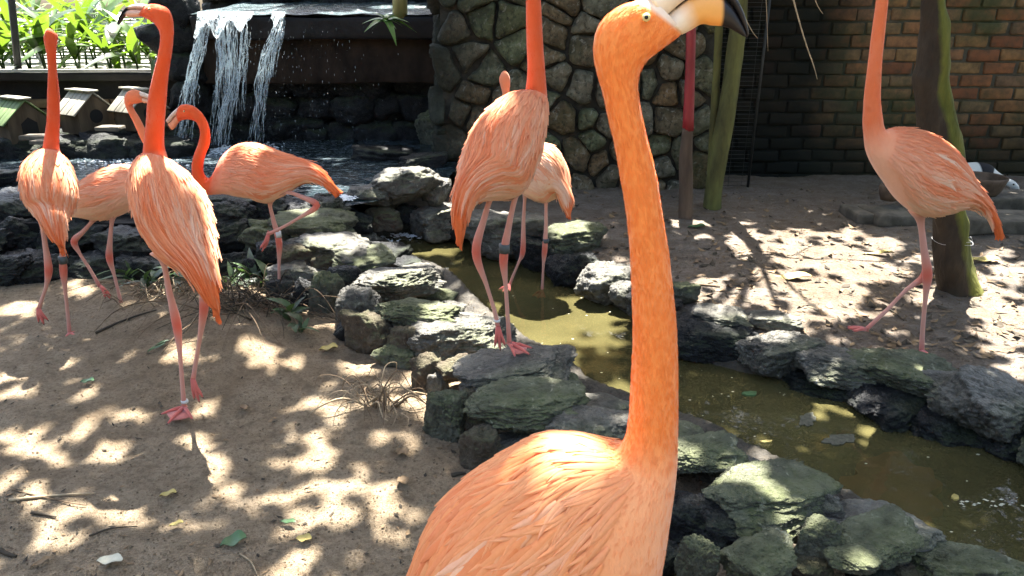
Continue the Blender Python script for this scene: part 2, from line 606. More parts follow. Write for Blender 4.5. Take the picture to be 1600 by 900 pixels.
def m_wallstone():
    t = NT('wall_stone')
    r = t.rand()
    n = t.noise(8.0, 6, 0.65)
    c = t.ramp(n, [(0.28, (0.03, 0.03, 0.022)), (0.5, (0.115, 0.11, 0.082)), (0.75, (0.25, 0.24, 0.19))])
    tint = t.ramp(r, [(0.0, (0.7, 0.85, 0.5)), (0.35, (1.0, 1.0, 0.92)), (0.6, (1.15, 0.8, 0.5)), (0.8, (0.65, 0.68, 0.62)), (1.0, (1.25, 1.2, 1.1))])
    c = t.mix(1.0, c, tint, 'MULTIPLY')
    c = t.mix(t.ramp(t.noise(22.0, 5, 0.7, dist=0.8), [(0.56, 0.0), (0.66, 0.6)]), c, (0.36, 0.35, 0.29))
    c = t.mix(t.ramp(t.noise(30.0, 5, 0.7), [(0.34, 0.8), (0.46, 0.0)]), c, (0.02, 0.02, 0.016))
    w = t.worldpos()
    c = t.mix(t.ramp(t.noise(2.4, 5, vec=w), [(0.5, 0.0), (0.65, 0.6)]), c, (0.05, 0.06, 0.022))
    s = t.node('ShaderNodeSeparateXYZ')
    t.l.new(w, s.inputs[0])
    damp_shade = t.ramp(t.math('ADD', s.outputs['X'], t.math('MULTIPLY', t.noise(2.0, 4, vec=w), 0.5)), [(-0.0, 0.9), (0.25, 0.0)])
    dz = t.node('ShaderNodeMapRange')
    t.l.new(s.outputs['X'], dz.inputs[0])
    dz.inputs[1].default_value = -0.55
    dz.inputs[2].default_value = 0.05
    dz.inputs[3].default_value = 0.9
    dz.inputs[4].default_value = 0.0
    c = t.mix(dz.outputs[0], c, (0.014, 0.017, 0.012))
    b = t.bump(n, 0.9, 0.04)
    return t.fin(c, 0.85, t.bump(t.noise(40, 5, 0.7), 1.0, 0.015, b), spec=0.3)


M['wallstone'] = m_wallstone()


def m_water(name, col, rough=0.05, bump=0.25, scale=9.0, trans=0.12, st=(1, 1, 1), foam=None):
    t = NT(name)
    w = t.worldpos()
    v = t.stretch(*st, vec=w)
    n = t.noise(1.3, 4, 0.55, vec=w)
    c = t.ramp(n, [(0.3, tuple(x * 0.55 for x in col)), (0.55, col), (0.8, tuple(x * 1.5 for x in col))])
    if foam:
        vm = t.node('ShaderNodeVectorMath', operation='DISTANCE')
        t.l.new(w, vm.inputs[0])
        vm.inputs[1].default_value = foam[0]
        dm = t.ramp(t.math('DIVIDE', vm.outputs['Value'], foam[1]), [(0.1, 1.0), (1.0, 0.0)])
        fn = t.ramp(t.noise(26.0, 6, 0.75, vec=v, dist=1.5), [(0.50, 0.0), (0.68, 1.0)])
        c = t.mix(t.math('MULTIPLY', dm, fn), c, (0.42, 0.50, 0.54))
    b = t.bump(t.noise(scale, 3, 0.5, vec=v, dist=0.4), bump, 0.02)
    b = t.bump(t.noise(scale * 4, 2, 0.5, vec=v), bump * 0.5, 0.004, b)
    t.fin(c, rough, b, spec=0.5, IOR=1.33)
    tr = t.node('ShaderNodeBsdfTransparent')
    tr.inputs[0].default_value = (0.67, 0.58, 0.36, 1)
    mx = t.node('ShaderNodeMixShader')
    mx.inputs[0].default_value = trans
    t.l.new(t.p.outputs[0], mx.inputs[1])
    t.l.new(tr.outputs[0], mx.inputs[2])
    t.l.new(mx.outputs[0], t.out.inputs[0])
    return t.m


M['stream'] = m_water('murky_stream_water', (0.102, 0.090, 0.036), 0.03, 0.16, 6.0, 0.38)
M['pool'] = m_water('dark_pool_water', (0.014, 0.024, 0.028), 0.08, 1.0, 13.0, 0.0, (0.6, 1.3, 1), ((-2.3, 5.7, 0.3), 2.3))



def m_fall():
    t = NT('falling_water')
    n = t.noise(14.0, 4, 0.6, vec=t.stretch(4, 4, 0.5))
    t.fin((0.72, 0.82, 0.85), 0.15, t.bump(n, 0.6, 0.01), spec=0.6)
    tr = t.node('ShaderNodeBsdfTransparent')
    mx = t.node('ShaderNodeMixShader')
    t.set(mx.inputs[0], t.ramp(n, [(0.36, 0.97), (0.66, 0.35)]))
    t.l.new(t.p.outputs[0], mx.inputs[1])
    t.l.new(tr.outputs[0], mx.inputs[2])
    t.l.new(mx.outputs[0], t.out.inputs[0])
    return t.m


M['fall'] = m_fall()
M['foam'] = m_plain('white_foam', (0.75, 0.80, 0.82), 0.4, 30, 0.1)

# ------------------------------------------------------------------ terrain and stream
# stations: left pixel, right pixel, water level
STN = [((1760, 1120), (2150, 900), -0.03), ((1480, 925), (1800, 770), -0.03), ((1300, 795), (1600, 712), -0.03), ((1150, 715), (1310, 612), -0.03),
       ((1050, 668), (1180, 586), -0.03), ((950, 628), (1060, 552), -0.03), ((850, 568), (985, 490), -0.03),
       ((760, 500), (930, 458), -0.03), ((705, 446), (860, 432), -0.03), ((690, 428), (835, 416), 0.0),
       ((640, 402), (740, 385), 0.005), ((590, 374), (690, 354), 0.02)]
stL = [PZ(a[0], a[1], z) for a, b, z in STN]
stR = [PZ(b[0], b[1], z) for a, b, z in STN]
stC = [(a + b) / 2 for a, b in zip(stL, stR)]
POOLZ = 0.30
RIGHTZ = 0.09


def stream_info(x, y):
    """distance past the water's edge (negative inside), side (+1 right), water level"""
    best = np.full(x.shape, 1e9)
    side = np.zeros(x.shape)
    wz = np.zeros(x.shape)
    for i in range(len(stC) - 1):
        a, b = stC[i], stC[i + 1]
        dx, dy = b.x - a.x, b.y - a.y
        L2 = dx * dx + dy * dy
        t = np.clip(((x - a.x) * dx + (y - a.y) * dy) / L2, 0, 1)
        qx, qy = a.x + t * dx, a.y + t * dy
        d = np.hypot(x - qx, y - qy)
        w0 = (stR[i] - stL[i]).length / 2
        w1 = (stR[i + 1] - stL[i + 1]).length / 2
        # half width measured across the flow
        nx, ny = -dy / math.sqrt(L2), dx / math.sqrt(L2)
        k0 = abs((stR[i] - stL[i]).x * nx + (stR[i] - stL[i]).y * ny) / (2 * w0)
        k1 = abs((stR[i + 1] - stL[i + 1]).x * nx + (stR[i + 1] - stL[i + 1]).y * ny) / (2 * w1)
        hw = (w0 * k0) * (1 - t) + (w1 * k1) * t
        e = d - hw
        s = np.sign((x - qx) * dy - (y - qy) * dx)
        m = e < best
        best = np.where(m, e, best)
        side = np.where(m, s, side)
        wz = np.where(m, stC[i].z * (1 - t) + stC[i + 1].z * t, wz)
    return best, side, wz


def sstep(a, b, x):
    t = np.clip((x - a) / (b - a), 0, 1)
    return t * t * (3 - 2 * t)


MOUNDS = [(330, 500, 0.45, 0.06), (420, 540, 0.4, 0.04), (600, 640, 0.3, 0.03), (120, 620, 0.5, 0.02), (200, 470, 0.5, 0.04)]
MOUNDS = [(PZ(a, b, 0.0), r, h) for a, b, r, h in MOUNDS]


def ground_z(x, y, detail=True):
    x = np.asarray(x, float)
    y = np.asarray(y, float)
    e, s, wz = stream_info(x, y)
    right = sstep(-0.05, 0.35, np.where(s > 0, e, -e))
    base = RIGHTZ * right
    for p, r, h in MOUNDS:
        base = base + h * np.exp(-((x - p.x) ** 2 + (y - p.y) ** 2) / (r * r))
    lip = np.where(s > 0, 0.0, 0.05) * np.exp(-(np.maximum(e, 0) / 0.12) ** 2)
    g = base + lip
    bed = wz - 0.11
    k = sstep(-0.10, 0.02, e)
    g = bed * (1 - k) + g * k
    if detail:
        p = np.stack([x.ravel() * 2.2, y.ravel() * 2.2, np.zeros(x.size)], 1)
        n = fbm(p, 3).reshape(x.shape) * 0.012
        n2 = fbm(p * 7.0 + 5, 3).reshape(x.shape) * 0.0045
        n = n + fbm(p * 3.1 + 11, 3).reshape(x.shape) * 0.007
        g = g + (n + n2) * np.clip(1.5 - np.hypot(x, y - 4) / 10, 0, 1)
    return g


def gz(x, y):
    return float(ground_z(np.array([x]), np.array([y]))[0])


def on_ground(px, py, z0=0.0):
    z = z0
    for _ in range(6):
        p = PZ(px, py, z)
        z = gz(p.x, p.y)
    return PZ(px, py, z)


xs = np.concatenate([[-250, -120, -60, -30, -15, -9], np.arange(-6, -3.6, 0.15), np.arange(-3.6, 4.4, 0.026), np.arange(4.4, 7, 0.15), [9, 15, 30, 60, 120, 250]])
ys = np.concatenate([[-250, -120, -60, -30, -15, -8, -4, -2], np.arange(-1, 1.2, 0.1), np.arange(1.2, 6.6, 0.026), np.arange(6.7, 9, 0.2), [12, 20, 35, 60, 120, 250]])
gx, gy = np.meshgrid(xs, ys)
gzv = ground_z(gx, gy)
nx_, ny_ = len(xs), len(ys)
gv = np.stack([gx.ravel(), gy.ravel(), gzv.ravel()], 1)
idx = np.arange(nx_ * ny_).reshape(ny_, nx_)
gf = np.stack([idx[:-1, :-1].ravel(), idx[:-1, 1:].ravel(), idx[1:, 1:].ravel(), idx[1:, :-1].ravel()], 1)
me = bpy.data.meshes.new('ground')
me.vertices.add(len(gv))
me.vertices.foreach_set('co', gv.ravel())
me.loops.add(gf.size)
me.loops.foreach_set('vertex_index', gf.ravel())
me.polygons.add(len(gf))
me.polygons.foreach_set('loop_start', np.arange(len(gf)) * 4)
me.polygons.foreach_set('use_smooth', [True] * len(gf))
me.update()
me.validate()
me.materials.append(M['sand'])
me.materials.append(m_plain('wet_bank_mud', (0.045, 0.038, 0.026), 0.6, 16, 0.6, 0.9, 0.4, 0.02))
fc = gv[gf].mean(1)
fe, fs_, fw = stream_info(fc[:, 0], fc[:, 1])
jit = fbm(fc * 6.0, 3) * 0.05
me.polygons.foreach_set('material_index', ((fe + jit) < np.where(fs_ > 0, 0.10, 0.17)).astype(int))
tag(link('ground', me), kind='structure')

# stream water: a sheet that runs in under the bank rocks
mb = MB()
NA = 14
stW = []
for i, (a, b) in enumerate(zip(stL, stR)):
    u = (b - a).normalized()
    stW.append((a - u * 0.16, b + u * 0.16))
vs, fs = [], []
for i, (a, b) in enumerate(stW):
    for k in range(NA + 1):
        vs.append(a.lerp(b, k / NA))
for i in range(len(stW) - 1):
    for k in range(NA):
        q = i * (NA + 1) + k
        fs.append((q, q + 1, q + NA + 2, q + NA + 1))
mb.add(vs, fs)
tag(mb.build('stream_water', M['stream']), kind='structure')

# upper pool water
pool_px = [(-700, 324), (300, 324), (470, 322), (540, 322), (600, 312), (700, 280), (730, 240)]
pp = [PZ(a, b, POOLZ) for a, b in pool_px] + [Vector((0.3, 6.6, POOLZ)), Vector((-6, 6.6, POOLZ))]
mb = MB()
mb.add(pp, [tuple(range(len(pp)))])
tag(mb.build('pool_water', M['pool'], smooth=False), kind='structure')

# ------------------------------------------------------------------ rocks
_ico = {}


def ico(sub):
    if sub not in _ico:
        bm = bmesh.new()
        bmesh.ops.create_icosphere(bm, subdivisions=sub, radius=1.0)
        v = np.array([x.co[:] for x in bm.verts])
        f = [tuple(x.index for x in q.verts) for q in bm.faces]
        bm.free()
        _ico[sub] = (v, f)
    return _ico[sub]


def rock_mesh(name, dims, mat, seed, sub=5, sharp=38, rough=0.075, flat=0.0):
    v, f = ico(sub)
    g = np.random.default_rng(seed)
    n = g.normal(size=(15, 3))
    n /= np.linalg.norm(n, axis=1)[:, None]
    d = g.uniform(0.72, 1.05, 15)
    ax = np.array([[0, 0, 1], [0, 0, -1], [1, 0, 0], [-1, 0, 0], [0, 1, 0], [0, -1, 0]], float)
    ax += g.normal(size=ax.shape) * 0.16
    ax /= np.linalg.norm(ax, axis=1)[:, None]
    n = np.concatenate([n, ax])
    d = np.concatenate([d, np.array([0.72, 0.8, 0.86, 0.86, 0.86, 0.86])])
    q = np.maximum(v @ n.T, 0) / d
    r = (q ** sharp).sum(1) ** (-1.0 / sharp)
    p = v * r[:, None]
    off = g.uniform(0, 40, 3)
    s1 = fbm(p * 1.6 + off, 5, 0.55)
    s2 = np.abs(fbm(p * np.array([2.0, 2.0, 3.2]) + off + 9, 3))
    s3 = fbm(p * 9 + off, 3, 0.6)
    s4 = 1 - np.abs(fbm(p * np.array([3.0, 3.0, 3.8]) + off + 21, 5, 0.62))
    s5 = np.abs(fbm(p * np.array([7.0, 7.0, 8.5]) + off + 33, 4, 0.6))
    p = p * (1 + rough * 1.7 * s1 - rough * 3.2 * np.clip(0.2 - s2, 0, 1) + rough * 0.5 * s3 + rough * 0.9 * (s4 - 0.7) - rough * 0.9 * np.clip(0.3 - s5, 0, 1))[:, None]
    p = p * (np.array(dims) / 2) / 0.9
    me = mesh(name, p, f, mat)
    return me


ROCKN = [0]


def rock(parent, cx, cy, w, h, zc, mat='rock', yaw=None, dr=0.68, sub=None, name='rock', sharp=38, rough=0.075):
    """rock seen at photo pixel (cx, cy), w x h pixels, centre at height zc"""
    ROCKN[0] += 1
    p = PZ(cx, cy, zc)
    d = dep(p)
    th = math.atan2(CAMZ - zc, math.hypot(p.x, p.y))
    W = w * d / F
    Hs = h * d / F
    D = W * dr
    H = (Hs - D * math.sin(th) * 0.8) / math.cos(th)
    H = max(H, 0.30 * W)
    sub = sub or (6 if max(w, h) > 88 and cy > 420 else 5 if max(w, h) > 50 else 4)
    me = rock_mesh(name, (W * 1.08, D * 1.08, H * 1.08), M[mat], 100 + ROCKN[0], sub, sharp, rough)
    loc = p - (parent.location if parent is not None else Vector((0, 0, 0)))
    o = link(name, me, parent, loc)
    o.rotation_euler = (random.uniform(-0.1, 0.1), random.uniform(-0.12, 0.12), random.uniform(-0.5, 0.5) if yaw is None else yaw)
    return o


lb = empty('rock_border', PZ(690, 650, 0), 'lumpy grey and mossy rocks edging the left bank down to the near corner', 'rock edging')
LEFT = [(722, 530, 160, 105, .09, 'rock'), (652, 488, 116, 56, .15, 'rock_moss'), (582, 522, 74, 82, .08, 'rock_brown'), (640, 538, 62, 74, .07, 'rock_brown'),
        (625, 556, 64, 46, .04, 'rock_moss'), (668, 588, 48, 76, .05, 'rock_brown'), (712, 578, 52, 46, .09, 'rock_brown'), (684, 604, 34, 46, .04, 'rock'),
        (694, 652, 66, 94, .07, 'rock_moss'), (800, 580, 158, 62, .16, 'rock'), (824, 630, 172, 84, .15, 'rock_moss'), (745, 655, 58, 96, .06, 'rock_brown'),
        (752, 700, 64, 82, .06, 'rock_brown'), (815, 702, 94, 56, .05, 'rock'), (925, 668, 132, 86, .12, 'rock'), (860, 705, 60, 60, .05, 'rock_brown'),
        (570, 408, 100, 44, .17, 'rock_moss'), (614, 440, 140, 64, .15, 'rock'), (515, 386, 134, 50, .20, 'rock'), (485, 352, 110, 42, .25, 'rock_moss'),
        (455, 426, 70, 40, .14, 'rock'), (512, 466, 52, 88, .10, 'rock_moss'), (560, 480, 64, 74, .10, 'rock'), (508, 414, 52, 48, .15, 'rock_brown'),
        (477, 466, 42, 62, .09, 'rock_dark'), (603, 462, 46, 62, .11, 'rock_brown'), (540, 440, 60, 60, .12, 'rock_dark'), (440, 455, 44, 46, .08, 'rock_dark'),
        (430, 395, 60, 50, .18, 'rock_dark'), (550, 520, 50, 50, .05, 'rock_dark'), (465, 400, 60, 44, .19, 'rock_brown'),
        (1100, 708, 108, 62, .11, 'rock_moss'), (1195, 772, 200, 84, .11, 'rock_moss'), (1286, 790, 62, 56, .09, 'rock'), (1378, 832, 160, 74, .06, 'rock'),
        (1284, 836, 58, 66, .12, 'rock_moss'), (1188, 872, 124, 84, .13, 'rock_moss'), (1337, 872, 80, 46, .12, 'rock_moss'), (1375, 842, 130, 50, .11, 'rock_moss'), (1090, 876, 64, 90, .13, 'rock_moss'), (1135, 815, 80, 50, .11, 'rock_dark'),
        (1085, 808, 125, 100, .05, 'rock_dark'), (1518, 895, 140, 96, .05, 'rock_moss'), (1008, 720, 90, 70, .08, 'rock'), (1010, 790, 90, 90, .05, 'rock_dark'),
        (1260, 885, 70, 60, .05, 'rock_brown'), (1420, 905, 100, 60, .03, 'rock_brown'), (1010, 880, 110, 100, .04, 'rock_dark'), (1150, 960, 150, 110, .04, 'rock'),
        (1300, 960, 160, 100, .03, 'rock'), (1460, 985, 170, 110, .03, 'rock_moss'), (1620, 1010, 170, 120, .03, 'rock_moss'), (1140, 840, 70, 50, .06, 'rock_dark'), (1245, 840, 50, 50, .06, 'rock_brown')]
for r_ in LEFT:
    rock(lb, *r_)

g_ = random.Random(21)
for i in range(1, len(stL) - 1):
    n_ = max(1, int((stL[i + 1] - stL[i]).length / 0.17))
    for k in range(n_):
        p = stL[i].lerp(stL[i + 1], (k + .5) / n_)
        W = g_.uniform(.16, .26)
        me = rock_mesh('rock', (W, W * .8, W * .5), M[g_.choice(['rock', 'rock_moss', 'rock_dark'])], 2200 + i * 20 + k, 4)
        o = link('rock', me, lb, Vector((p.x - .14, p.y - .07, p.z + .05)) - lb.location)
        o.rotation_euler = (0, 0, g_.uniform(-1, 1))

rb = empty('rock_border', PZ(1310, 580, 0.05), 'dark wet rocks edging the right bank of the stream below the leaf strewn earth', 'rock edging')
RIGHT = [(785, 366, 134, 88, .13, 'rock'), (890, 374, 104, 60, .14, 'rock_moss'), (898, 420, 70, 62, .06, 'rock_dark'), (946, 442, 88, 70, .06, 'rock'),
         (985, 462, 60, 50, .05, 'rock'), (1020, 480, 80, 60, .06, 'rock_dark'), (1066, 456, 46, 40, .11, 'rock_moss'), (1115, 530, 136, 88, .04, 'rock_dark'), (1126, 497, 96, 40, .10, 'rock'),
         (1208, 501, 72, 32, .10, 'rock'), (1215, 552, 112, 92, .05, 'rock'), (1310, 570, 128, 74, .06, 'rock'), (1415, 582, 148, 72, .08, 'rock_moss'),
         (1545, 638, 170, 112, .05, 'rock'), (1290, 600, 120, 54, -.02, 'rock_dark'), (1400, 628, 150, 84, -.01, 'rock_dark'), (1490, 668, 130, 84, -.02, 'rock_dark'),
         (1600, 700, 120, 90, -.02, 'rock_dark'), (1680, 690, 170, 120, .05, 'rock_moss'), (1800, 740, 180, 140, .05, 'rock'), (1060, 510, 70, 60, .03, 'rock_dark'),
         (840, 395, 70, 60, .08, 'rock_dark'), (730, 350, 60, 50, .12, 'rock_dark'), (1930, 800, 200, 150, .04, 'rock_moss'), (1480, 600, 90, 50, .09, 'rock')]
for r_ in RIGHT:
    rock(rb, *r_)

# boulders round the small cascade, each a thing of its own
for spec, lab in [((632, 287, 100, 66, .36, 'rock'), 'large grey boulder above the small cascade with a pale lit rim'),
                  ((680, 300, 40, 46, .30, 'rock'), 'narrow grey rock leaning on the right flank of the large boulder'),
                  ((578, 305, 70, 38, .31, 'rock'), 'pointed dark rock in front of the large boulder by the white foam'),
                  ((553, 345, 58, 44, .18, 'rock_dark'), 'dark wet rock that the little cascade runs down beside'),
                  ((598, 337, 52, 36, .18, 'rock_brown'), 'blocky brown stone under the large boulder at the cascade foot'),
                  ((637, 334, 40, 36, .16, 'rock_dark'), 'small dark stone between the brown block and the sloping rock'),
                  ((690, 346, 88, 64, .12, 'rock'), 'sloping grey rock right of the cascade behind the orange tail'),
                  ((520, 312, 60, 30, .29, 'rock_dark'), 'low wet rock covered in white foam at the pool outlet'),
                  ((170, 228, 130, 46, .32, 'rock_dark'), 'low wet black boulder in the pool before the nest boxes'),
                  ((60, 238, 120, 40, .31, 'rock_dark'), 'flat wet rock at the left edge of the pool')]:
    o = rock(None, *spec, name='boulder')
    tag(o, lab, 'boulder')

# pool retaining wall: dark rocks
pw = empty('pool_wall', PZ(200, 430, 0), 'dark wet rock wall holding up the raised pool behind the left birds', 'wall')
for row, (cy, zc, h) in enumerate([(330, .26, 62), (375, .16, 66), (420, .05, 66)]):
    x = -190 + row * 30
    while x < 470 - row * 25:
        w = random.uniform(66, 112)
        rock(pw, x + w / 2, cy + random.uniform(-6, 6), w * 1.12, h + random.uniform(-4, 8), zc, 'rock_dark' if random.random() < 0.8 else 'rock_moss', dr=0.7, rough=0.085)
        x += w * 0.9
for spec in [(25, 285, 110, 54, .29), (-60, 290, 110, 60, .29), (70, 305, 90, 40, .28), (340, 322, 130, 36, .28), (410, 322, 90, 34, .27)]:
    rock(pw, *spec, 'rock_dark')
mb = MB()
a, b = PZ(-300, 430, 0), PZ(470, 430, 0)
mb.box(((a.x + b.x) / 2, a.y + 0.32, 0.1), (b.x - a.x, 0.3, 0.3))
o = mb.build('core', M['dark_earth'], pw, smooth=False, origin=pw.location)

# ------------------------------------------------------------------ stone rubble wall
def voronoi_cells(w, h, sx, sy, g):
    pts = []
    nx, ny = int(w / sx), int(h / sy)
    for j in range(-1, ny + 1):
        for i in range(-1, nx + 2):
            if g.random() < 0.16:
                continue
            pts.append(((i + 0.5 * (j % 2) + g.uniform(-.46, .46)) * sx, (j + 0.5 + g.uniform(-.46, .46)) * sy))
    cells = []
    for k, (px, py) in enumerate(pts):
        if not (0 < px < w and 0 < py < h):
            continue
        poly = [(px - sx * 2, py - sy * 2), (px + sx * 2, py - sy * 2), (px + sx * 2, py + sy * 2), (px - sx * 2, py + sy * 2)]
        for m, (qx, qy) in enumerate(pts):
            if m == k or abs(qx - px) > sx * 3.2 or abs(qy - py) > sy * 3.2:
                continue
            nx_, ny_ = qx - px, qy - py
            c = (qx * qx + qy * qy - px * px - py * py) / 2
            out = []
            for a in range(len(poly)):
                A, B = poly[a], poly[(a + 1) % len(poly)]
                da, db = A[0] * nx_ + A[1] * ny_ - c, B[0] * nx_ + B[1] * ny_ - c
                if da <= 0:
                    out.append(A)
                if da * db < 0:
                    tt = da / (da - db)
                    out.append((A[0] + (B[0] - A[0]) * tt, A[1] + (B[1] - A[1]) * tt))
            poly = out
            if len(poly) < 3:
                break
        if len(poly) >= 3:
            cells.append(((px, py), poly))
    return cells


def stone_from_cell(c, poly, g, gap=0.009, proud=0.06):
    poly = np.array(poly)
    cen = poly.mean(0)
    seg = []
    n = len(poly)
    for a in range(n):
        A, B = poly[a], poly[(a + 1) % n]
        m = max(1, int(np.linalg.norm(B - A) / 0.03))
        for k in range(m):
            seg.append(A + (B - A) * k / m)
    P = np.array(seg)
    for _ in range(1):
        P = 0.5 * P + 0.25 * (np.roll(P, 1, 0) + np.roll(P, -1, 0))
    rel = P - cen
    L = np.linalg.norm(rel, axis=1)[:, None]
    rel = rel * np.maximum(L - gap * g.uniform(0.3, 2.4), 0.3 * L) / L
    N = len(rel)
    off = g.uniform(0, 50, 3)
    tilt = g.uniform(-0.25, 0.25, 2)
    pr = proud * g.uniform(0.7, 1.3)
    vs, fs = [], []
    for k, (s, z) in enumerate([(0.96, -0.03), (1.0, 0.35 * pr), (0.95, 0.78 * pr), (0.78, 0.97 * pr), (0.42, pr)]):
        for q in rel:
            vs.append((q[0] * s, z + (q[0] * s * tilt[0] + q[1] * s * tilt[1]) * (0 if k == 0 else min(1, k / 2)), q[1] * s))
    vs.append((0, pr, 0))
    for k in range(4):
        for a in range(N):
            b = (a + 1) % N
            fs.append((k * N + a, k * N + b, (k + 1) * N + b, (k + 1) * N + a))
    for a in range(N):
        fs.append((4 * N + a, 4 * N + (a + 1) % N, 5 * N))
    vs = np.array(vs)
    nn = fbm(vs * 9 + off, 4, 0.6)
    vs[:, 1] += nn * 0.022 * (vs[:, 1] > 0)
    vs[:, 0] += fbm(vs * 11 + off + 7, 4) * 0.013
    vs[:, 2] += fbm(vs * 11 + off + 17, 4) * 0.013
    return cen, vs, fs


SWY = 5.55
sw_a, sw_b = PY(692, 200, SWY).x, PY(1112, 200, SWY).x
sw = empty('stone_wall', ((sw_a + sw_b) / 2, SWY, 0), 'rubble stone wall of rough greenish boulders beside the waterfall', 'wall')
g_ = np.random.default_rng(11)
for c, poly in voronoi_cells(sw_b - sw_a, 2.0, 0.20, 0.175, g_):
    cen, vs, fs = stone_from_cell(c, poly, g_)
    vs[:, 1] *= -1
    me = mesh('stone', vs, [tuple(reversed(f)) for f in fs], M['wallstone'])
    link('stone', me, sw, Vector((sw_a + cen[0], SWY, cen[1] - 0.02)) - sw.location)
# return face of the wall running back to the waterfall
for c, poly in voronoi_cells(0.75, 2.0, 0.24, 0.2, g_):
    cen, vs, fs = stone_from_cell(c, poly, g_)
    vs = np.stack([-vs[:, 1], vs[:, 0], vs[:, 2]], 1)
    me = mesh('stone', vs, [tuple(reversed(f)) for f in fs], M['wallstone'])
    link('stone', me, sw, Vector((sw_a - 0.01, SWY + cen[0] + 0.03, cen[1] - 0.02)) - sw.location)
mb = MB()
mb.box(((sw_a + sw_b) / 2, SWY + 0.41, 0.99), (sw_b - sw_a - 0.01, 0.8, 2.0))
mb.build('mortar', M['mortar'], sw, smooth=False, origin=sw.location)

# ------------------------------------------------------------------ brick wall
BWY = 6.05
bw_a, bw_b = PY(1095, 200, BWY).x, PY(1690, 200, BWY).x
bw = empty('brick_wall', ((bw_a + bw_b) / 2, BWY, 0), 'old weathered brick wall stained with moss, shade coloured in at its foot and left corner, behind the right bird', 'wall')
CH, BL = 0.098, 0.27
variants = []
for k in range(6):
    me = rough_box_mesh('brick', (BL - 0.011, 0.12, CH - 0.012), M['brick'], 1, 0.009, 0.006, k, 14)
    variants.append(me)
rown = 0
z = 0.06
while z < 2.05:
    x = bw_a + (0.5 * BL if rown % 2 else 0) + random.uniform(-.03, .03)
    while x < bw_b:
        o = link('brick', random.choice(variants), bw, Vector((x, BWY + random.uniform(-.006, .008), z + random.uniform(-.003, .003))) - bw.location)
        o.scale = (random.uniform(0.9, 1.0), 1, random.uniform(0.92, 1.02))
        o.rotation_euler = (0, random.uniform(-.012, .012), random.uniform(-.015, .015) + (math.pi if random.random() < .5 else 0))
        x += BL * random.uniform(0.97, 1.03)
    z += CH
    rown += 1
mb = MB()
mb.box(((bw_a + bw_b) / 2, BWY + 0.1, 1.03), (bw_b - bw_a + 0.1, 0.28, 2.1))
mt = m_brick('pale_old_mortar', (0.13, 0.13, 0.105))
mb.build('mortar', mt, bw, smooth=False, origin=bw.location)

# ------------------------------------------------------------------ waterfall grotto
GY = 6.15
lip_z = PY(450, 25, GY).z
xl, xr = PY(296, 40, GY).x, PY(785, 40, GY).x
led = empty('waterfall_ledge', ((xl + xr) / 2, GY, 0), 'dark wet slab ledge over a brown stained band that the waterfall pours from', 'ledge')
me = rough_box_mesh('slab', (xr - xl, 0.7, 0.17), M['ledge'], 4, 0.012, 0.012, 3, 5)
link('slab', me, led, Vector(((xl + xr) / 2, GY + 0.36, lip_z - 0.09)) - led.location)
me = rough_box_mesh('band', (xr - xl + 0.1, 0.5, 0.36), M['band'], 4, 0.02, 0.02, 5, 4)
link('band', me, led, Vector(((xl + xr) / 2, GY + 0.4, lip_z - 0.35)) - led.location)
# back of the grotto
grot = empty('grotto_wall', ((xl + xr) / 2, GY + 0.6, 0), 'black wet rock face in the hollow behind the falling water', 'rock face')
for j in range(5):
    for i in range(10):
        W = 0.34
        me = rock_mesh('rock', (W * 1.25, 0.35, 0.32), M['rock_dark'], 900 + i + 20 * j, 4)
        o = link('rock', me, grot, Vector((xl - 0.1 + i * (xr - xl + .2) / 9 + random.uniform(-.05, .05), GY + 0.5 + random.uniform(-.06, .06), 0.1 + j * 0.23)) - grot.location)
mb = MB()
mb.box(((xl + xr) / 2, GY + 0.85, 0.55), (xr - xl + 1.0, 0.5, 1.1))
mb.build('core', M['dark_earth'], grot, smooth=False, origin=grot.location)
# rocky foot under the falls, right
for spec, lab in [((600, 246, 90, 46, .30, 'rock_dark'), 'black wet rock at the foot of the dark hollow'),
                  ((690, 205, 70, 80, .40, 'rock_moss'), 'mossy dark rock below the left end of the stone wall'),
                  ((455, 205, 90, 60, .36, 'rock_dark'), 'wet bluish rock that the right fall splashes on'),
                  ((660, 255, 60, 40, .32, 'rock_dark'), 'round black rock between the hollow and the large boulder')]:
    tag(rock(None, *spec, name='boulder'), lab, 'boulder')
# dark pillar at the left of the falls and the rock ridge above it
pil = empty('rock_pillar', (PY(283, 100, GY + .1).x, GY + .1, 0), 'dark mossy rock pillar left of the waterfall', 'rock pillar')
for j in range(7):
    me = rock_mesh('rock', (0.36, 0.42, 0.34), M['rock_dark'], 1300 + j, 4)
    link('rock', me, pil, Vector((PY(277, 100, GY).x - .03 + random.uniform(-.03, .03), GY + 0.22, 0.2 + j * 0.24)) - pil.location)
rid = empty('rock_ridge', ((xl + xr) / 2, GY + 1.6, 1.2), 'shaded rock ridge above the waterfall basin', 'rock face')
for i in range(14):
    for j in range(3):
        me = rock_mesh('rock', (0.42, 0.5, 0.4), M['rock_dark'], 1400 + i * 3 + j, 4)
        link('rock', me, rid, Vector((xl - 0.2 + i * 0.22, GY + 1.5 + random.uniform(-.08, .08), 1.35 + j * 0.26)) - rid.location)
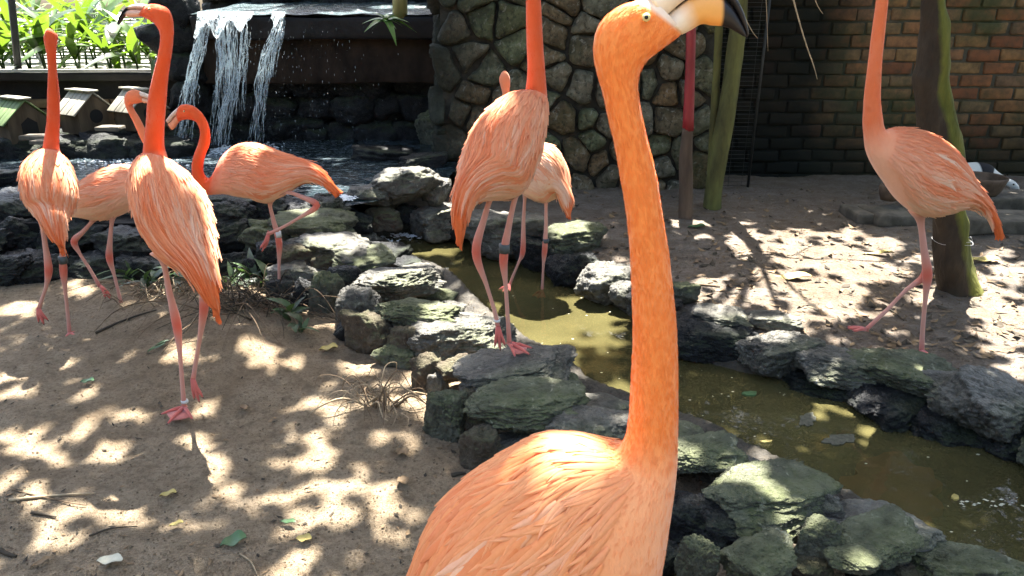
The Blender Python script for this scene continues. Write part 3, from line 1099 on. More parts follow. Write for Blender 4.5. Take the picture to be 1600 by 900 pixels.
# basin of water on the ledge, spilling over
mb = MB()
n = 30
vs, fs = [], []
for j in range(9):
    for i in range(n):
        x = xl + 0.02 + (xr - xl - 0.04) * i / (n - 1)
        y = GY + 0.0 + j * 0.16
        vs.append((x, y, lip_z + 0.012 + 0.006 * math.sin(i * 1.7 + j) + 0.012 * j))
for j in range(8):
    for i in range(n - 1):
        q = j * n + i
        fs.append((q, q + 1, q + n + 1, q + n))
mb.add(vs, fs)
M['ripple'] = m_water('rippling_basin_water', (0.05, 0.075, 0.078), 0.12, 1.0, 22.0, 0.0, (0.5, 1.5, 1), ((-2.2, 6.3, 1.35), 3.5))
tag(mb.build('basin_water', M['ripple']), kind='structure')

wf = empty('waterfall', PY(370, 228, GY - .3), 'white waterfall spilling over the dark ledge in separate ragged streams', 'waterfall')


def strand(path, width, nth, seed):
    """a bundle of thin water threads following pixel path (px, py, Y)"""
    g = random.Random(seed)
    mb = MB()
    base = [PY(*q) for q in path]
    for k in range(nth):
        o = g.uniform(-1, 1)
        pts, rad = [], []
        ph, fr = g.uniform(0, 6), g.uniform(6, 14)
        n = 26
        wk = 0.0
        s0, s1 = (0, 1) if g.random() < 0.22 else sorted((g.uniform(0, .7), g.uniform(.3, 1)))
        if s1 - s0 < .15:
            s1 = s0 + .15
        for i in range(n):
            s = s0 + (s1 - s0) * i / (n - 1)
            u = s * (len(base) - 1)
            a = min(int(u), len(base) - 2)
            p = base[a].lerp(base[a + 1], u - a)
            wk += g.uniform(-.16, .16)
            wob = math.sin(ph + s * fr) * 0.3 + wk
            p = p + Vector(((o + wob) * width * (0.75 + 0.6 * s), g.uniform(-.012, .012) + 0.03 * o, 0))
            pts.append(p)
            rad.append(max(0.0012, g.uniform(0.25, 1.0) * 0.0055 * (1 - 0.35 * s) * math.sin(math.pi * (0.08 + 0.88 * i / (n - 1))) ** 0.5))
        mb.tube(pts, rad, 5, caps=False)
    return mb


for path, wd, nth in [([(330, 22, 6.12), (318, 45, 6.0), (308, 90, 5.95), (296, 150, 5.92), (284, 226, 5.9)], 0.03, 24),
                      ([(350, 20, 6.12), (347, 48, 6.0), (349, 100, 5.94), (345, 160, 5.92), (338, 226, 5.9)], 0.03, 20),
                      ([(366, 22, 6.12), (362, 60, 6.0), (364, 130, 5.95), (352, 180, 5.92), (345, 228, 5.9)], 0.025, 14),
                      ([(385, 22, 6.12), (383, 50, 6.0), (381, 90, 5.97), (377, 140, 5.95), (376, 180, 5.93)], 0.018, 10),
                      ([(438, 24, 6.12), (432, 50, 6.0), (418, 90, 5.95), (410, 150, 5.93), (402, 222, 5.9)], 0.028, 20),
                      ([(441, 26, 6.12), (439, 55, 6.02), (430, 85, 5.98), (426, 120, 5.96)], 0.012, 8)]:
    strand(path, wd * 1.15, int(nth * 2.0), len(path) + int(path[0][0])).build('water_strand', M['fall'], wf, origin=wf.location)
# sheets where the water folds over the lip
for x0, x1, y1, sd in [(308, 356, 58, 1), (352, 396, 48, 2), (425, 446, 40, 3)]:
    g = random.Random(sd)
    mb = MB()
    vs, fs = [], []
    n = 18
    for j in range(8):
        s = j / 7
        for i in range(n):
            u = i / (n - 1)
            px = x0 + (x1 - x0) * u - 6 * s * s
            py = 18 + (y1 - 18) * s * (0.75 + 0.3 * math.sin(u * 9 + sd))
            vs.append(PY(px, py, 6.14 - 0.2 * s + g.uniform(-.012, .012)))
    for j in range(7):
        for i in range(n - 1):
            q = j * n + i
            fs.append((q, q + 1, q + n + 1, q + n))
    mb.add(vs, fs)
    mb.build('water_sheet', M['fall'], wf, origin=wf.location)
mb = MB()
for k in range(300):
    px, py = random.gauss(440, 75), random.uniform(40, 225)
    if not 300 < px < 640:
        continue
    p = PY(px, py, random.uniform(5.85, 6.1))
    L = random.uniform(.004, .022)
    mb.tube([p, p - Vector((0, 0, L / 2)), p - Vector((0, 0, L))], [.0008, random.uniform(.001, .0022), .0006], 4)
o = mb.build('spray', M['fall'], wf, origin=wf.location)
o['kind'] = 'stuff'
# foam
mb = MB()
v4, f4 = ico(2)
for cx, cy, sx, sy, n, zz in [(340, 234, 50, 8, 420, POOLZ), (405, 230, 30, 6, 200, POOLZ), (285, 236, 26, 6, 150, POOLZ), (200, 254, 90, 7, 160, POOLZ),
                              (530, 308, 24, 6, 300, POOLZ + .02), (590, 378, 20, 6, 200, .03), (640, 368, 30, 4, 120, .03), (585, 374, 14, 4, 120, .03)]:
    for k in range(n):
        p = PZ(random.gauss(cx, sx / 2), random.gauss(cy, sy / 2), zz)
        r = random.uniform(.002, .006)
        sc = np.array([r * random.uniform(1, 3), r * random.uniform(.8, 1.6), r * 0.6])
        mb.add(v4 * sc + np.array(p), f4)
o = mb.build('foam', M['foam'])
tag(o, 'white foam flecks on the pool and the cascade', kind='stuff')
# the little cascade
cas = MB()
for k in range(40):
    o = random.uniform(-1, 1)
    p0, p1, p2 = PY(512 + o * 8, 326, 4.35), PY(522 + o * 8, 350, 4.3), PY(535 + o * 8, 372, 4.28)
    cas.tube([p0, p0.lerp(p1, .5) + Vector((0, 0, .01)), p1, p2], [.003, .006, .006, .003], 5, caps=False)
for k in range(36):
    o = random.uniform(-1, 1)
    p0, p1, p2 = PY(566 + o * 9, 332, 4.55), PY(570 + o * 10, 352, 4.48), PY(578 + o * 14, 378, 4.42)
    cas.tube([p0, p1, p2], [.003, .005, .004], 5, caps=False)
tag(cas.build('cascade', M['fall']), 'thin cascade trickling between dark rocks from the pool to the stream', 'cascade')

# ------------------------------------------------------------------ flamingos
def cr(P, u):
    """Catmull-Rom through rows of P at parameter u (array)"""
    n = len(P)
    i = np.clip(np.floor(u).astype(int), 0, n - 2)
    t = (u - i)[:, None]
    p1, p2 = P[i], P[i + 1]
    p0 = np.where((i > 0)[:, None], P[np.maximum(i - 1, 0)], 2 * p1 - p2)
    p3 = np.where((i < n - 2)[:, None], P[np.minimum(i + 2, n - 1)], 2 * p2 - p1)
    return 0.5 * ((2 * p1) + (p2 - p0) * t + (2 * p0 - 5 * p1 + 4 * p2 - p3) * t * t + (3 * p1 - p0 - 3 * p2 + p3) * t ** 3)


class Loft:
    """rings given by the two silhouette pixels, the world Y of each ring and a half thickness in pixels"""

    def __init__(self, rings, sub=6):
        T = np.array([PY(r[0], r[1], r[4])[:] for r in rings])
        B = np.array([PY(r[2], r[3], r[4])[:] for r in rings])
        th = np.array([[r[5] * dep(PY((r[0] + r[2]) / 2, (r[1] + r[3]) / 2, r[4])) / F] for r in rings])
        n = len(rings)
        u = np.linspace(0, n - 1, (n - 1) * sub + 1)
        T, B, th = cr(T, u), cr(B, u), np.maximum(cr(th, u), 0.0008)
        self.u = u
        self.C = (T + B) / 2
        self.A = (B - T) / 2
        tg = np.gradient(self.C, axis=0)
        # soften the direction so neighbouring rings agree
        for _ in range(6):
            tg[1:-1] = 0.25 * tg[:-2] + 0.5 * tg[1:-1] + 0.25 * tg[2:]
        D = np.cross(tg, self.A)
        D /= np.linalg.norm(D, axis=1)[:, None] + 1e-9
        cam_dir = np.array([0, 0, CAMZ]) - self.C
        s = np.sign((D * cam_dir).sum(1))
        s = np.where(s == 0, 1, s)
        # keep one consistent side along the loft
        for i in range(1, len(D)):
            if (D[i] * D[i - 1]).sum() < 0:
                D[i] = -D[i]
        if (D * cam_dir).sum() < 0:
            D = -D
        for _ in range(4):
            D[1:-1] = 0.25 * D[:-2] + 0.5 * D[1:-1] + 0.25 * D[2:]
        D /= np.linalg.norm(D, axis=1)[:, None] + 1e-9
        self.D = D * th
        seg = np.linalg.norm(np.diff(self.C, axis=0), axis=1)
        self.s = np.concatenate([[0], np.cumsum(seg)])

    def at(self, s, t):
        i = np.clip(np.searchsorted(self.s, s) - 1, 0, len(self.s) - 2)
        k = (s - self.s[i]) / (self.s[i + 1] - self.s[i] + 1e-9)
        k = np.clip(k, -6, 7)
        kc = np.clip(k, 0, 1)
        C = self.C[i] + (self.C[i + 1] - self.C[i]) * k
        A = self.A[i] + (self.A[i + 1] - self.A[i]) * kc
        D = self.D[i] + (self.D[i + 1] - self.D[i]) * kc
        p = C + A * math.cos(t) + D * math.sin(t)
        nrm = A * math.cos(t) / (A @ A + 1e-9) + D * math.sin(t) / (D @ D + 1e-9)
        nrm = nrm / (np.linalg.norm(nrm) + 1e-9)
        rad = math.sqrt((A @ A) * math.sin(t) ** 2 + (D @ D) * math.cos(t) ** 2)
        return p, nrm, rad

    def mesh(self, mb, colf, seg=28, power=1.0):
        n = len(self.C)
        vs, cs = [], []
        for i in range(n):
            for k in range(seg):
                t = 2 * math.pi * k / seg
                vs.append(self.C[i] + self.A[i] * math.cos(t) + self.D[i] * math.sin(t))
                cs.append(colf(self.u[i], t))
        fs = []
        for i in range(n - 1):
            for k in range(seg):
                k2 = (k + 1) % seg
                fs.append((i * seg + k, i * seg + k2, (i + 1) * seg + k2, (i + 1) * seg + k))
        vs.append(self.C[0])
        cs.append(colf(0, 0))
        vs.append(self.C[-1])
        cs.append(colf(self.u[-1], 0))
        for k in range(seg):
            fs.append(((k + 1) % seg, k, n * seg))
            fs.append(((n - 1) * seg + k, (n - 1) * seg + (k + 1) % seg, n * seg + 1))
        mb.add(vs, fs, cs)


def lerp3(a, b, t):
    t = min(1, max(0, t))
    return tuple(x * (1 - t) + y * t for x, y in zip(a, b))


LEGC = (0.60, 0.30, 0.23)
KNEE = (0.62, 0.13, 0.08)
FOOT = (0.58, 0.14, 0.11)


def smooth_path(pts, k=5):
    P = np.array([p[:] for p in pts])
    u = np.linspace(0, len(P) - 1, (len(P) - 1) * k + 1)
    return cr(P, u), u


def leg(mb, pts, knee, thick=1.0, thigh=True):
    """pts world points hip to ankle, knee = index of the ankle joint bulge"""
    n = len(pts)
    rad = []
    for i in range(n):
        if i == 0:
            r = 0.030 if thigh else 0.013
        elif i == knee:
            r = 0.0155
        elif i < knee:
            r = 0.0105
        elif i == n - 1:
            r = 0.0088
        else:
            r = 0.0076
        rad.append(r * thick)
    P, u = smooth_path(pts, 6)
    rr = cr(np.array(rad)[:, None], u)[:, 0]
    # sharpen the knee bulge
    cs = []
    for x in u:
        kf = math.exp(-((x - knee) / 0.42) ** 2)
        c = lerp3(LEGC, KNEE, kf)
        if x > n - 1.7:
            c = lerp3(c, FOOT, (x - (n - 1.7)))
        if x < 0.5:
            c = lerp3((0.85, 0.42, 0.28), LEGC, x / 0.5)
        cs.append(c)
    mb.tube(P, list(rr), 12, cs)


def foot(mb, ankle, dirv, size=0.085, spread=0.55, down=Vector((0, 0, -1))):
    """webbed foot: three toes with joints, a web between them and claws"""
    d = Vector(dirv).normalized()
    n = -Vector(down).normalized()
    d = (d - n * d.dot(n)).normalized()
    s = d.cross(n).normalized()
    a = Vector(ankle)
    base = a - n * 0.004
    tips = []
    for k, sp in enumerate((-spread, 0, spread)):
        q = d * math.cos(sp) + s * math.sin(sp)
        L = size * (1.0 if k == 1 else 0.86)
        p1 = base + q * L * 0.45 + n * 0.006
        p2 = base + q * L * 0.8 - n * 0.002
        p3 = base + q * L - n * 0.006
        mb.tube([base + n * 0.008, p1, p2, p3], [0.0085, 0.0065, 0.0055, 0.003], 8, FOOT)
        mb.tube([p3, p3 + q * 0.008 - n * 0.002], [0.0028, 0.0006], 6, (0.12, 0.05, 0.04))
        tips.append((p1, p2, p3))
    web = (0.62, 0.20, 0.16)
    for k in (0, 1):
        A, B = tips[k], tips[k + 1]
        m = (A[2] + B[2]) / 2
        m = base + (m - base) * 0.78
        top = [base + n * 0.006, A[0], A[1] + n * .001, m, B[1] + n * .001, B[0]]
        bot = [x - n * 0.005 for x in top]
        vs = top + bot
        fs = [(0, 1, 2, 3), (0, 3, 4, 5), (9, 8, 7, 6), (11, 10, 9, 6)]
        for i in range(6):
            j = (i + 1) % 6
            fs.append((i, i + 6, j + 6, j))
        mb.add(vs, fs, web)
    # heel toe
    mb.tube([base + n * 0.012, base - d * 0.018 + n * 0.002], [0.005, 0.002], 6, FOOT)


PALE = (0.94, 0.62, 0.43)
SALM = (0.92, 0.36, 0.17)
ORNG = (0.85, 0.19, 0.05)
DEEP = (0.80, 0.11, 0.03)


def feather_mesh(lf, s0, t0, L, wd, lift, curl, cols, nL=7, nW=2, off=0.002, pt=1.6):
    vs, cs = [], []
    for i in range(nL + 1):
        k = i / nL
        w = wd * min(1.0, 0.45 + k * 2.2) * max(0.03, (1 - k ** (pt * 1.6)) ** 0.75)
        t = t0 + curl * k * k
        p, nm, rad = lf.at(s0 - L * k, t)
        rad = max(rad, 0.012)
        for j in range(-nW, nW + 1):
            f = j / nW
            q, n2, _ = lf.at(s0 - L * k, t + f * w / rad)
            h = off + lift * k * k + (1 - f * f) * wd * 0.22
            if abs(f) == 1 and 0 < k < 1:
                h -= 0.0008
            vs.append(q + n2 * h)
            c = lerp3(cols[0], cols[1], k)
            c = lerp3(c, cols[2], 0.55 * max(0, f) ** 2)
            cs.append(c)
    m = 2 * nW + 1
    fs = []
    for i in range(nL):
        for j in range(m - 1):
            q = i * m + j
            fs.append((q, q + 1, q + m + 1, q + m))
    return vs, fs, cs


def flamingo(label, foot_px, footY, rings, nb, legs, dors, sh, neck=DEEP, bill=None, eye=None, bands=(), big=False, side_open=0.9, feather_w=0.0105, face=None, body_col=SALM, zone=0.0):
    """nb: ring index where the neck begins; sh: ring index where the wing feathers begin; dors: angle of the bird's back on the rings"""
    base = PY(foot_px[0], foot_px[1], footY)
    root = empty('flamingo', base, label, 'flamingo', 'flamingos round the stream')
    lf = Loft(rings, 8 if big else 6)
    mb = MB()
    nr = len(rings)

    def colf(u, t):
        back = 0.5 + 0.5 * math.cos(t - dors)
        body = lerp3(PALE, body_col, (0.8 if big else 0.45) + (0.2 if big else 0.5) * back)
        if u < 3.6:
            body = lerp3(ORNG, body, (u - 1.8) / 1.8)
        k = (u - (nb - 2.6)) / 2.6
        c = lerp3(body, neck, k)
        if face and u > face:
            c = lerp3(c, (0.86, 0.70, 0.52), (u - face) / 0.45)
        return c

    lf.mesh(mb, colf, 48 if big else 28)
    for L in legs:
        pts = L['p']
        leg(mb, pts, L['k'], L.get('t', 1.0), L.get('thigh', True))
        foot(mb, pts[-1], L['dir'], L.get('size', 0.085), L.get('spread', 0.5), L.get('down', Vector((0, 0, -1))))
    body = mb.build('body', M['plumage'], root, origin=base, colors=True)
    # ---- feathers
    s_sh = lf.s[min(len(lf.s) - 1, int(sh * (8 if big else 6)))]
    W = [MB(), MB()]
    tailmb = MB()
    wings = None
    if big:
        wings = [None, None]
    g = random.Random(int(foot_px[0] * 7 + foot_px[1]))
    rows = int(s_sh / (0.017 if not big else 0.020)) + 1
    made = 0
    pal, sal, org = PALE, body_col, lerp3(ORNG, body_col, .25)
    for r_ in range(rows):
        fr = r_ / max(1, rows - 1)
        s0 = 0.02 + (s_sh - 0.02) * fr
        _, _, rad = lf.at(s0, dors + math.pi / 2)
        _, _, rad2 = lf.at(s0, dors)
        rad = max(0.02, (rad + rad2) / 2)
        span = side_open * math.pi * (0.55 + 0.45 * min(1, (1 - fr) * 2.2 + 0.35))
        if big:
            span *= 1 - 0.36 * fr
        wd = feather_w * ((0.9 + 0.7 * (1 - fr)) if not big else (0.28 + 1.35 * (1 - fr) ** 1.3))
        cnt = max(3, int(2 * span * rad / (wd * (1.0 if big else 1.35))))
        for c in range(cnt):
            t = dors - span + 2 * span * (c + 0.5 * (r_ % 2) + g.uniform(-.45, .45)) / cnt
            rel = abs(t - dors) / span
            L = (0.055 + 0.085 * (1 - fr)) * g.uniform(0.7, 1.35)
            if big:
                L = (0.06 + 0.16 * (1 - fr) ** 1.2) * g.uniform(0.8, 1.2)
            L = min(L, s0 + 0.025)
            # pale coverts along the sides, orange back streaks, orange tail
            st = float(vnoise(np.array([[t * 5.5 + foot_px[0], s0 * 5.0, 3.3]]))[0])
            st2 = float(vnoise(np.array([[t * 16.0 + foot_px[0], s0 * 7.0, 8.1]]))[0])
            x = 0.38 + (0.35 if big else 0.62) * (rel - .3) + zone + 0.40 * st + (0.16 if big else 0.26) * st2 * (1.1 - rel) + g.uniform(-.14, .14)
            if fr > 0.7:
                x -= 0.6 * (fr - 0.7)
            if fr < 0.43:
                x -= 3.4 * (0.43 - fr)
            x = max(-0.3, min(1.0, x))
            c0 = lerp3(ORNG, org, (x + .3) / .3) if x < 0 else lerp3(org, sal, x / 0.42) if x < 0.42 else lerp3(sal, pal, (x - 0.42) / 0.40)
            if fr > .72:
                c0 = lerp3(c0, colf(float(np.interp(s0, lf.s, lf.u)), t), (fr - .72) / .28 * .9)
            c1 = lerp3(c0, pal, 0.15 if fr > .42 else 0.0)
            c2 = lerp3(c0, DEEP, 0.2)
            k = 0.94 + 0.12 * g.random()
            cols = [tuple(min(0.93, y * k) for y in q) for q in (c0, c1, c2)]
            lift = g.uniform(0.001, 0.0045) if not big else g.uniform(0.0005, 0.003)
            if g.random() < 0.10:
                lift += 0.004 if not big else 0.003
            w2 = wd * g.uniform(0.55, 1.05) * 0.5
            if not big:
                w2 *= 0.9 + 2.1 * max(0, rel - .18)
                if 0.38 < fr < 0.56 and g.random() < .3:
                    L *= 1.5
                    lift += g.uniform(.002, .012)
                if rel > .35:
                    lift += g.uniform(0, .004)
            L = min(L, s0 + .02)
            if big:
                w2 *= 1.35
            v, f, cc = feather_mesh(lf, s0, t, L, w2, lift, g.uniform(-.14, .14), cols, 10 if big else 6, 2 if big else 1, 0.001 + 0.0015 * fr, 1.8 if big else 1.3)
            k = 0 if math.sin(t - dors) < 0 else 1
            if fr < 0.2:
                tailmb.add(v, f, cc)
                continue
            if big and made < 300 and 0.2 < fr < 0.75 and math.sin(t) > -0.2:
                W[k].__dict__.setdefault('single', []).append((v, f, cc))
                made += 1
            else:
                W[k].add(v, f, cc)
    for k in (0, 1):
        if W[k].v:
            wo = W[k].build('wing', M['feather'], root, origin=base, colors=True)
            for v, f, cc in W[k].__dict__.get('single', []):
                q = MB()
                q.add(v, f, cc)
                q.build('feather', M['feather'], wo, origin=base, colors=True)
    # tail streamers
    if tailmb.v:
        tailmb.build('tail', M['feather'], root, origin=base, colors=True)
    # ---- short down over the neck and head
    dn = MB()
    sN = lf.s[int((7.0 if big else nb - 2.2) * (8 if big else 6))]
    nD = 7000 if big else 900
    for _ in range(nD):
        s0 = g.uniform(sN, lf.s[int(26.9 * 8)] if big else lf.s[-1] - .006)
        t = g.uniform(0, 2 * math.pi)
        p, nm, rad = lf.at(s0, t)
        L = g.uniform(.004, .009) if big else g.uniform(.006, .012)
        p2, n2, _ = lf.at(s0 - L, t + g.uniform(-.05, .05))
        sd = np.cross(p2 - p, nm)
        sd = sd / (np.linalg.norm(sd) + 1e-9) * L * .16
        cl = colf(float(np.interp(s0, lf.s, lf.u)), t)
        kk = g.uniform(.98, 1.07)
        cl = tuple(min(.95, y * kk) for y in cl)
        dn.add([p - sd + nm * .0003, p + sd + nm * .0003, p2 + n2 * g.uniform(.0004, .0015)], [(0, 1, 2)], cl)
    o = dn.build('down', M['feather'], root, origin=base, colors=True)
    o['kind'] = 'stuff'
    # ---- bill: upper and lower mandible lofts
    if bill:
        for nm, a, b in (('upper_bill', 0, 1), ('lower_bill', 1, 2)):
            rr = []
            for q in bill['r']:
                P3 = [q[0], q[1], q[2]]
                rr.append((P3[a][0], P3[a][1], P3[b][0], P3[b][1], q[3], q[4]))
            bl = Loft(rr, 6)
            m2 = MB()
            nbk = bill.get('black', 3)
            c_a = bill.get('cols', ((0.72, 0.55, 0.42), (0.80, 0.45, 0.28)))[a]

            def bc(u, t):
                c = c_a if not big else lerp3((0.86, 0.70, 0.50), c_a, (u - .6) / 1.2)
                m = math.cos(t) if a == 0 else -math.cos(t)
                if m > 0.93 and u > .8:
                    c = lerp3(c, (0.10, 0.06, 0.05), .8)
                return lerp3(c, (0.012, 0.011, 0.012), (u - nbk) * 3.0 + 0.5)

            bl.mesh(m2, bc, 24)
            m2.build(nm, M['bill'], root, origin=base, colors=True)
    if eye:
        v, f = ico(3)
        e = PY(*eye[:3])
        r = eye[3] * dep(e) / F
        me = mesh('eye', v * r, f, M['eye_yellow'])
        eo = link('eye', me, root, e - base)
        me = mesh('pupil', v * r * 0.5, f, M['eye_black'])
        to = (Vector((0, 0, CAMZ)) - e).normalized()
        link('pupil', me, eo, to * r * 0.68)
    for (px, py, Y, r, h, mt) in bands:
        c = PY(px, py, Y)
        q = MB()
        q.tube([c - Vector((0, 0, h / 2)), c + Vector((0, 0, h / 2))], r, 14)
        q.build('leg_band', M[mt], root, origin=base)
    return root


def pts(lst, Y):
    """leg points: (px, py[, dY])"""
    return [PY(q[0], q[1], Y + (q[2] if len(q) > 2 else 0.0)) for q in lst]


H2 = math.pi / 2
# --- far left bird, seen from behind
flamingo('flamingo at the far left seen from behind, small head turned away, left foot lifting', (109, 528), 3.01,
         [(95, 388, 97, 391, 2.86, 2), (76, 366, 100, 366, 2.88, 7), (63, 346, 101, 344, 2.92, 16), (48, 330, 107, 330, 2.97, 26), (41, 310, 113, 308, 3.0, 34), (38, 289, 114, 287, 3.04, 38),
          (43, 265, 109, 264, 3.08, 34), (56, 247, 102, 246, 3.11, 24), (67, 236, 92, 236, 3.13, 15), (69, 224, 91, 224, 3.13, 11.5), (74, 190, 92, 190, 3.13, 9.5), (75, 152, 92, 152, 3.13, 8.5), (76, 112, 88, 112, 3.13, 7),
          (74, 87, 87, 87, 3.13, 7), (71, 70, 88, 70, 3.12, 9), (70, 58, 89, 58, 3.12, 11), (73, 51, 86, 51, 3.12, 9), (78, 49, 81, 49, 3.13, 3)], 9,
         [dict(p=pts([(66, 335), (66, 352), (71, 385), (76, 422), (72, 448), (66, 466), (61, 482)], 2.99), k=3, dir=(0.2, -0.3, -1), down=Vector((0, 1, -0.35)), size=0.07, spread=0.35),
          dict(p=pts([(97, 332), (97, 350), (98, 390), (99, 422), (102, 455), (106, 492), (109, 522)], 3.01), k=3, dir=(0.85, -0.5, 0), spread=0.9)],
         H2, 7.2, neck=(0.74, 0.10, 0.025), bands=[(98.5, 406, 3.01, 0.0175, 0.032, 'ring_grey')], body_col=SALM, zone=0.05)

# --- second bird, side on, walking right
flamingo('pale flamingo walking to the right behind its neighbours with a hooked neck', (200, 487), 3.33,
         [(85, 338, 86, 341, 3.4, 2), (100, 322, 105, 331, 3.4, 9), (117, 294, 131, 336, 3.38, 24), (140, 275, 156, 341, 3.36, 34), (165, 263, 183, 339, 3.34, 38), (190, 259, 209, 326, 3.33, 37), (208, 261, 227, 313, 3.33, 32),
          (221, 266, 242, 302, 3.33, 23), (230, 263, 256, 286, 3.34, 15), (237, 254, 262, 264, 3.35, 11), (236, 241, 253, 239, 3.36, 9), (222, 219, 232, 212, 3.36, 7.5), (209, 190, 218, 186, 3.36, 7), (199, 170, 207, 168, 3.36, 7),
          (195, 156, 208, 163, 3.36, 7.5), (198, 145, 213, 162, 3.36, 9), (206, 140, 218, 161, 3.36, 9), (215, 141, 223, 160, 3.36, 8), (220, 144, 226, 160, 3.36, 6)], 9,
         [dict(p=pts([(150, 335, .04), (144, 346, .04), (130, 362, .04), (116, 377, .04), (125, 397, .04), (140, 420, .04), (156, 448, .04)], 3.33), k=3, dir=(0.8, -0.3, -0.8), down=Vector((-0.5, 0, -0.6)), size=0.075, spread=0.3),
          dict(p=pts([(177, 332, -.03), (175, 345, -.03), (172, 375, -.03), (171, 402, -.03), (178, 428, -.03), (185, 456, -.03), (191, 480, -.03)], 3.33), k=3, dir=(1, -0.25, 0))],
         math.pi, 7.0, neck=(0.82, 0.24, 0.10), body_col=(0.91, 0.41, 0.22), zone=0.12,
         bill=dict(r=[((219, 143), (223, 152), (226, 161), 3.36, 6), ((228, 146), (230, 154), (232, 162), 3.36, 5.5), ((238, 151), (238, 158), (238, 166), 3.36, 5), ((247, 160), (245, 165), (242, 172), 3.36, 4), ((251, 172), (249, 174), (246, 177), 3.36, 2)], black=2.6))

# --- the big left bird, from behind, head turned left
flamingo('tall flamingo standing left of centre with its back to the viewer and orange streaked feathers', (287, 645), 2.33,
         [(337, 488, 340, 493, 2.14, 2), (318, 462, 338, 455, 2.16, 8), (290, 428, 334, 420, 2.20, 22), (256, 406, 331, 386, 2.25, 42), (230, 370, 328, 355, 2.30, 58), (217, 332, 321, 320, 2.34, 64), (212, 300, 307, 288, 2.38, 60),
          (218, 274, 285, 265, 2.42, 46), (223, 256, 264, 253, 2.45, 30), (225, 240, 257, 238, 2.46, 20), (226, 222, 255, 222, 2.46, 16), (229, 195, 256, 195, 2.46, 14.5), (232, 155, 259, 155, 2.46, 14), (240, 118, 262, 120, 2.46, 12.5), (247, 90, 267, 86, 2.46, 11.5),
          (251, 66, 270, 60, 2.46, 11), (250, 50, 270, 36, 2.46, 11.5), (243, 38, 264, 16, 2.46, 13), (233, 31, 251, 8, 2.46, 14), (224, 27, 238, 6, 2.46, 12), (219, 25, 231, 7, 2.46, 9.5)], 9.5,
         [dict(p=pts([(248, 392, .02), (256, 412, .02), (265, 458, .02), (276, 506, .02), (281, 552, .01), (285, 600, 0), (288, 638, 0)], 2.33), k=3, dir=(-0.25, -0.9, 0), spread=1.0, size=0.09),
          dict(p=pts([(305, 405, -.04), (311, 430, -.04), (316, 455, -.04), (319, 478, -.04), (312, 530, -.02), (306, 566, 0), (302, 592, 0)], 2.33), k=3, dir=(0.15, -0.2, -1), down=Vector((0.05, 1, -0.25)), size=0.085, spread=0.22)],
         H2, 8.0, neck=(0.80, 0.105, 0.022), feather_w=0.0105, bands=[(288.5, 627, 2.33, 0.0125, 0.010, 'ring_white')], zone=-0.02,
         bill=dict(r=[((231, 7), (225, 15), (219, 26), 2.46, 9), ((216, 6), (211, 14), (205, 27), 2.46, 8), ((202, 9), (200, 16), (196, 25), 2.46, 7), ((193, 16), (194, 21), (192, 30), 2.46, 5), ((186, 28), (188, 30), (190, 34), 2.46, 3), ((183, 37), (184, 38), (186, 39), 2.46, 1.2)], black=1.75,
                   cols=((0.8, 0.55, 0.42), (0.85, 0.5, 0.35))), eye=(233, 14, 2.425, 2.2))

# --- bird facing left, one leg folded
flamingo('bright flamingo facing left with curved neck and one leg folded up beside the pool', (435, 477), 3.41,
         [(529, 297, 522, 303, 3.36, 2), (511, 276, 503, 287, 3.37, 6), (494, 261, 482, 282, 3.38, 14), (473, 251, 461, 293, 3.39, 26), (449, 243, 441, 307, 3.40, 35), (424, 234, 418, 315, 3.41, 40), (400, 226, 397, 310, 3.41, 40), (378, 225, 374, 307, 3.41, 36),
          (361, 231, 352, 303, 3.41, 27), (348, 243, 336, 304, 3.41, 20), (341, 258, 326, 304, 3.41, 15), (336, 271, 314, 299, 3.41, 11.5), (329, 279, 305, 290, 3.41, 9.5), (321, 276, 301, 276, 3.41, 9), (317, 264, 300, 258, 3.41, 8.5), (320, 245, 304, 240, 3.41, 8), (327, 226, 310, 224, 3.41, 7.5),
          (328, 210, 313, 208, 3.41, 7.2), (325, 194, 311, 198, 3.41, 7.2), (316, 178, 306, 190, 3.41, 7.5), (304, 167, 297, 187, 3.41, 9), (292, 163, 289, 187, 3.41, 10), (283, 164, 282, 189, 3.41, 9), (278, 168, 279, 191, 3.41, 7)], 10,
         [dict(p=pts([(424, 306), (422, 320), (427, 343), (436, 379), (436, 412), (436, 445), (436, 471)], 3.41), k=3, dir=(-0.8, -0.5, 0)),
          dict(p=pts([(436, 298, -.05), (449, 300, -.06), (470, 307, -.07), (495, 321, -.08), (468, 340, -.09), (440, 356, -.1), (418, 366, -.1)], 3.41), k=3, dir=(-0.25, -0.2, -1), down=Vector((-1, 0.3, 0.2)), size=0.085, spread=0.3)],
         math.pi, 8.0, neck=(0.84, 0.11, 0.022), bands=[(434.5, 366, 3.41, 0.0155, 0.028, 'ring_white')], body_col=(0.90, 0.32, 0.15),
         bill=dict(r=[((279, 167), (279, 179), (280, 191), 3.41, 6.5), ((272, 173), (273, 183), (277, 194), 3.41, 6), ((266, 179), (268, 189), (274, 199), 3.41, 5), ((262, 184), (264, 192), (271, 202), 3.41, 4), ((258, 190), (260, 193), (267, 204), 3.41, 2)], black=3.4,
                   cols=((0.72, 0.55, 0.42), (0.82, 0.36, 0.2))), eye=(288, 174, 3.385, 1.8))

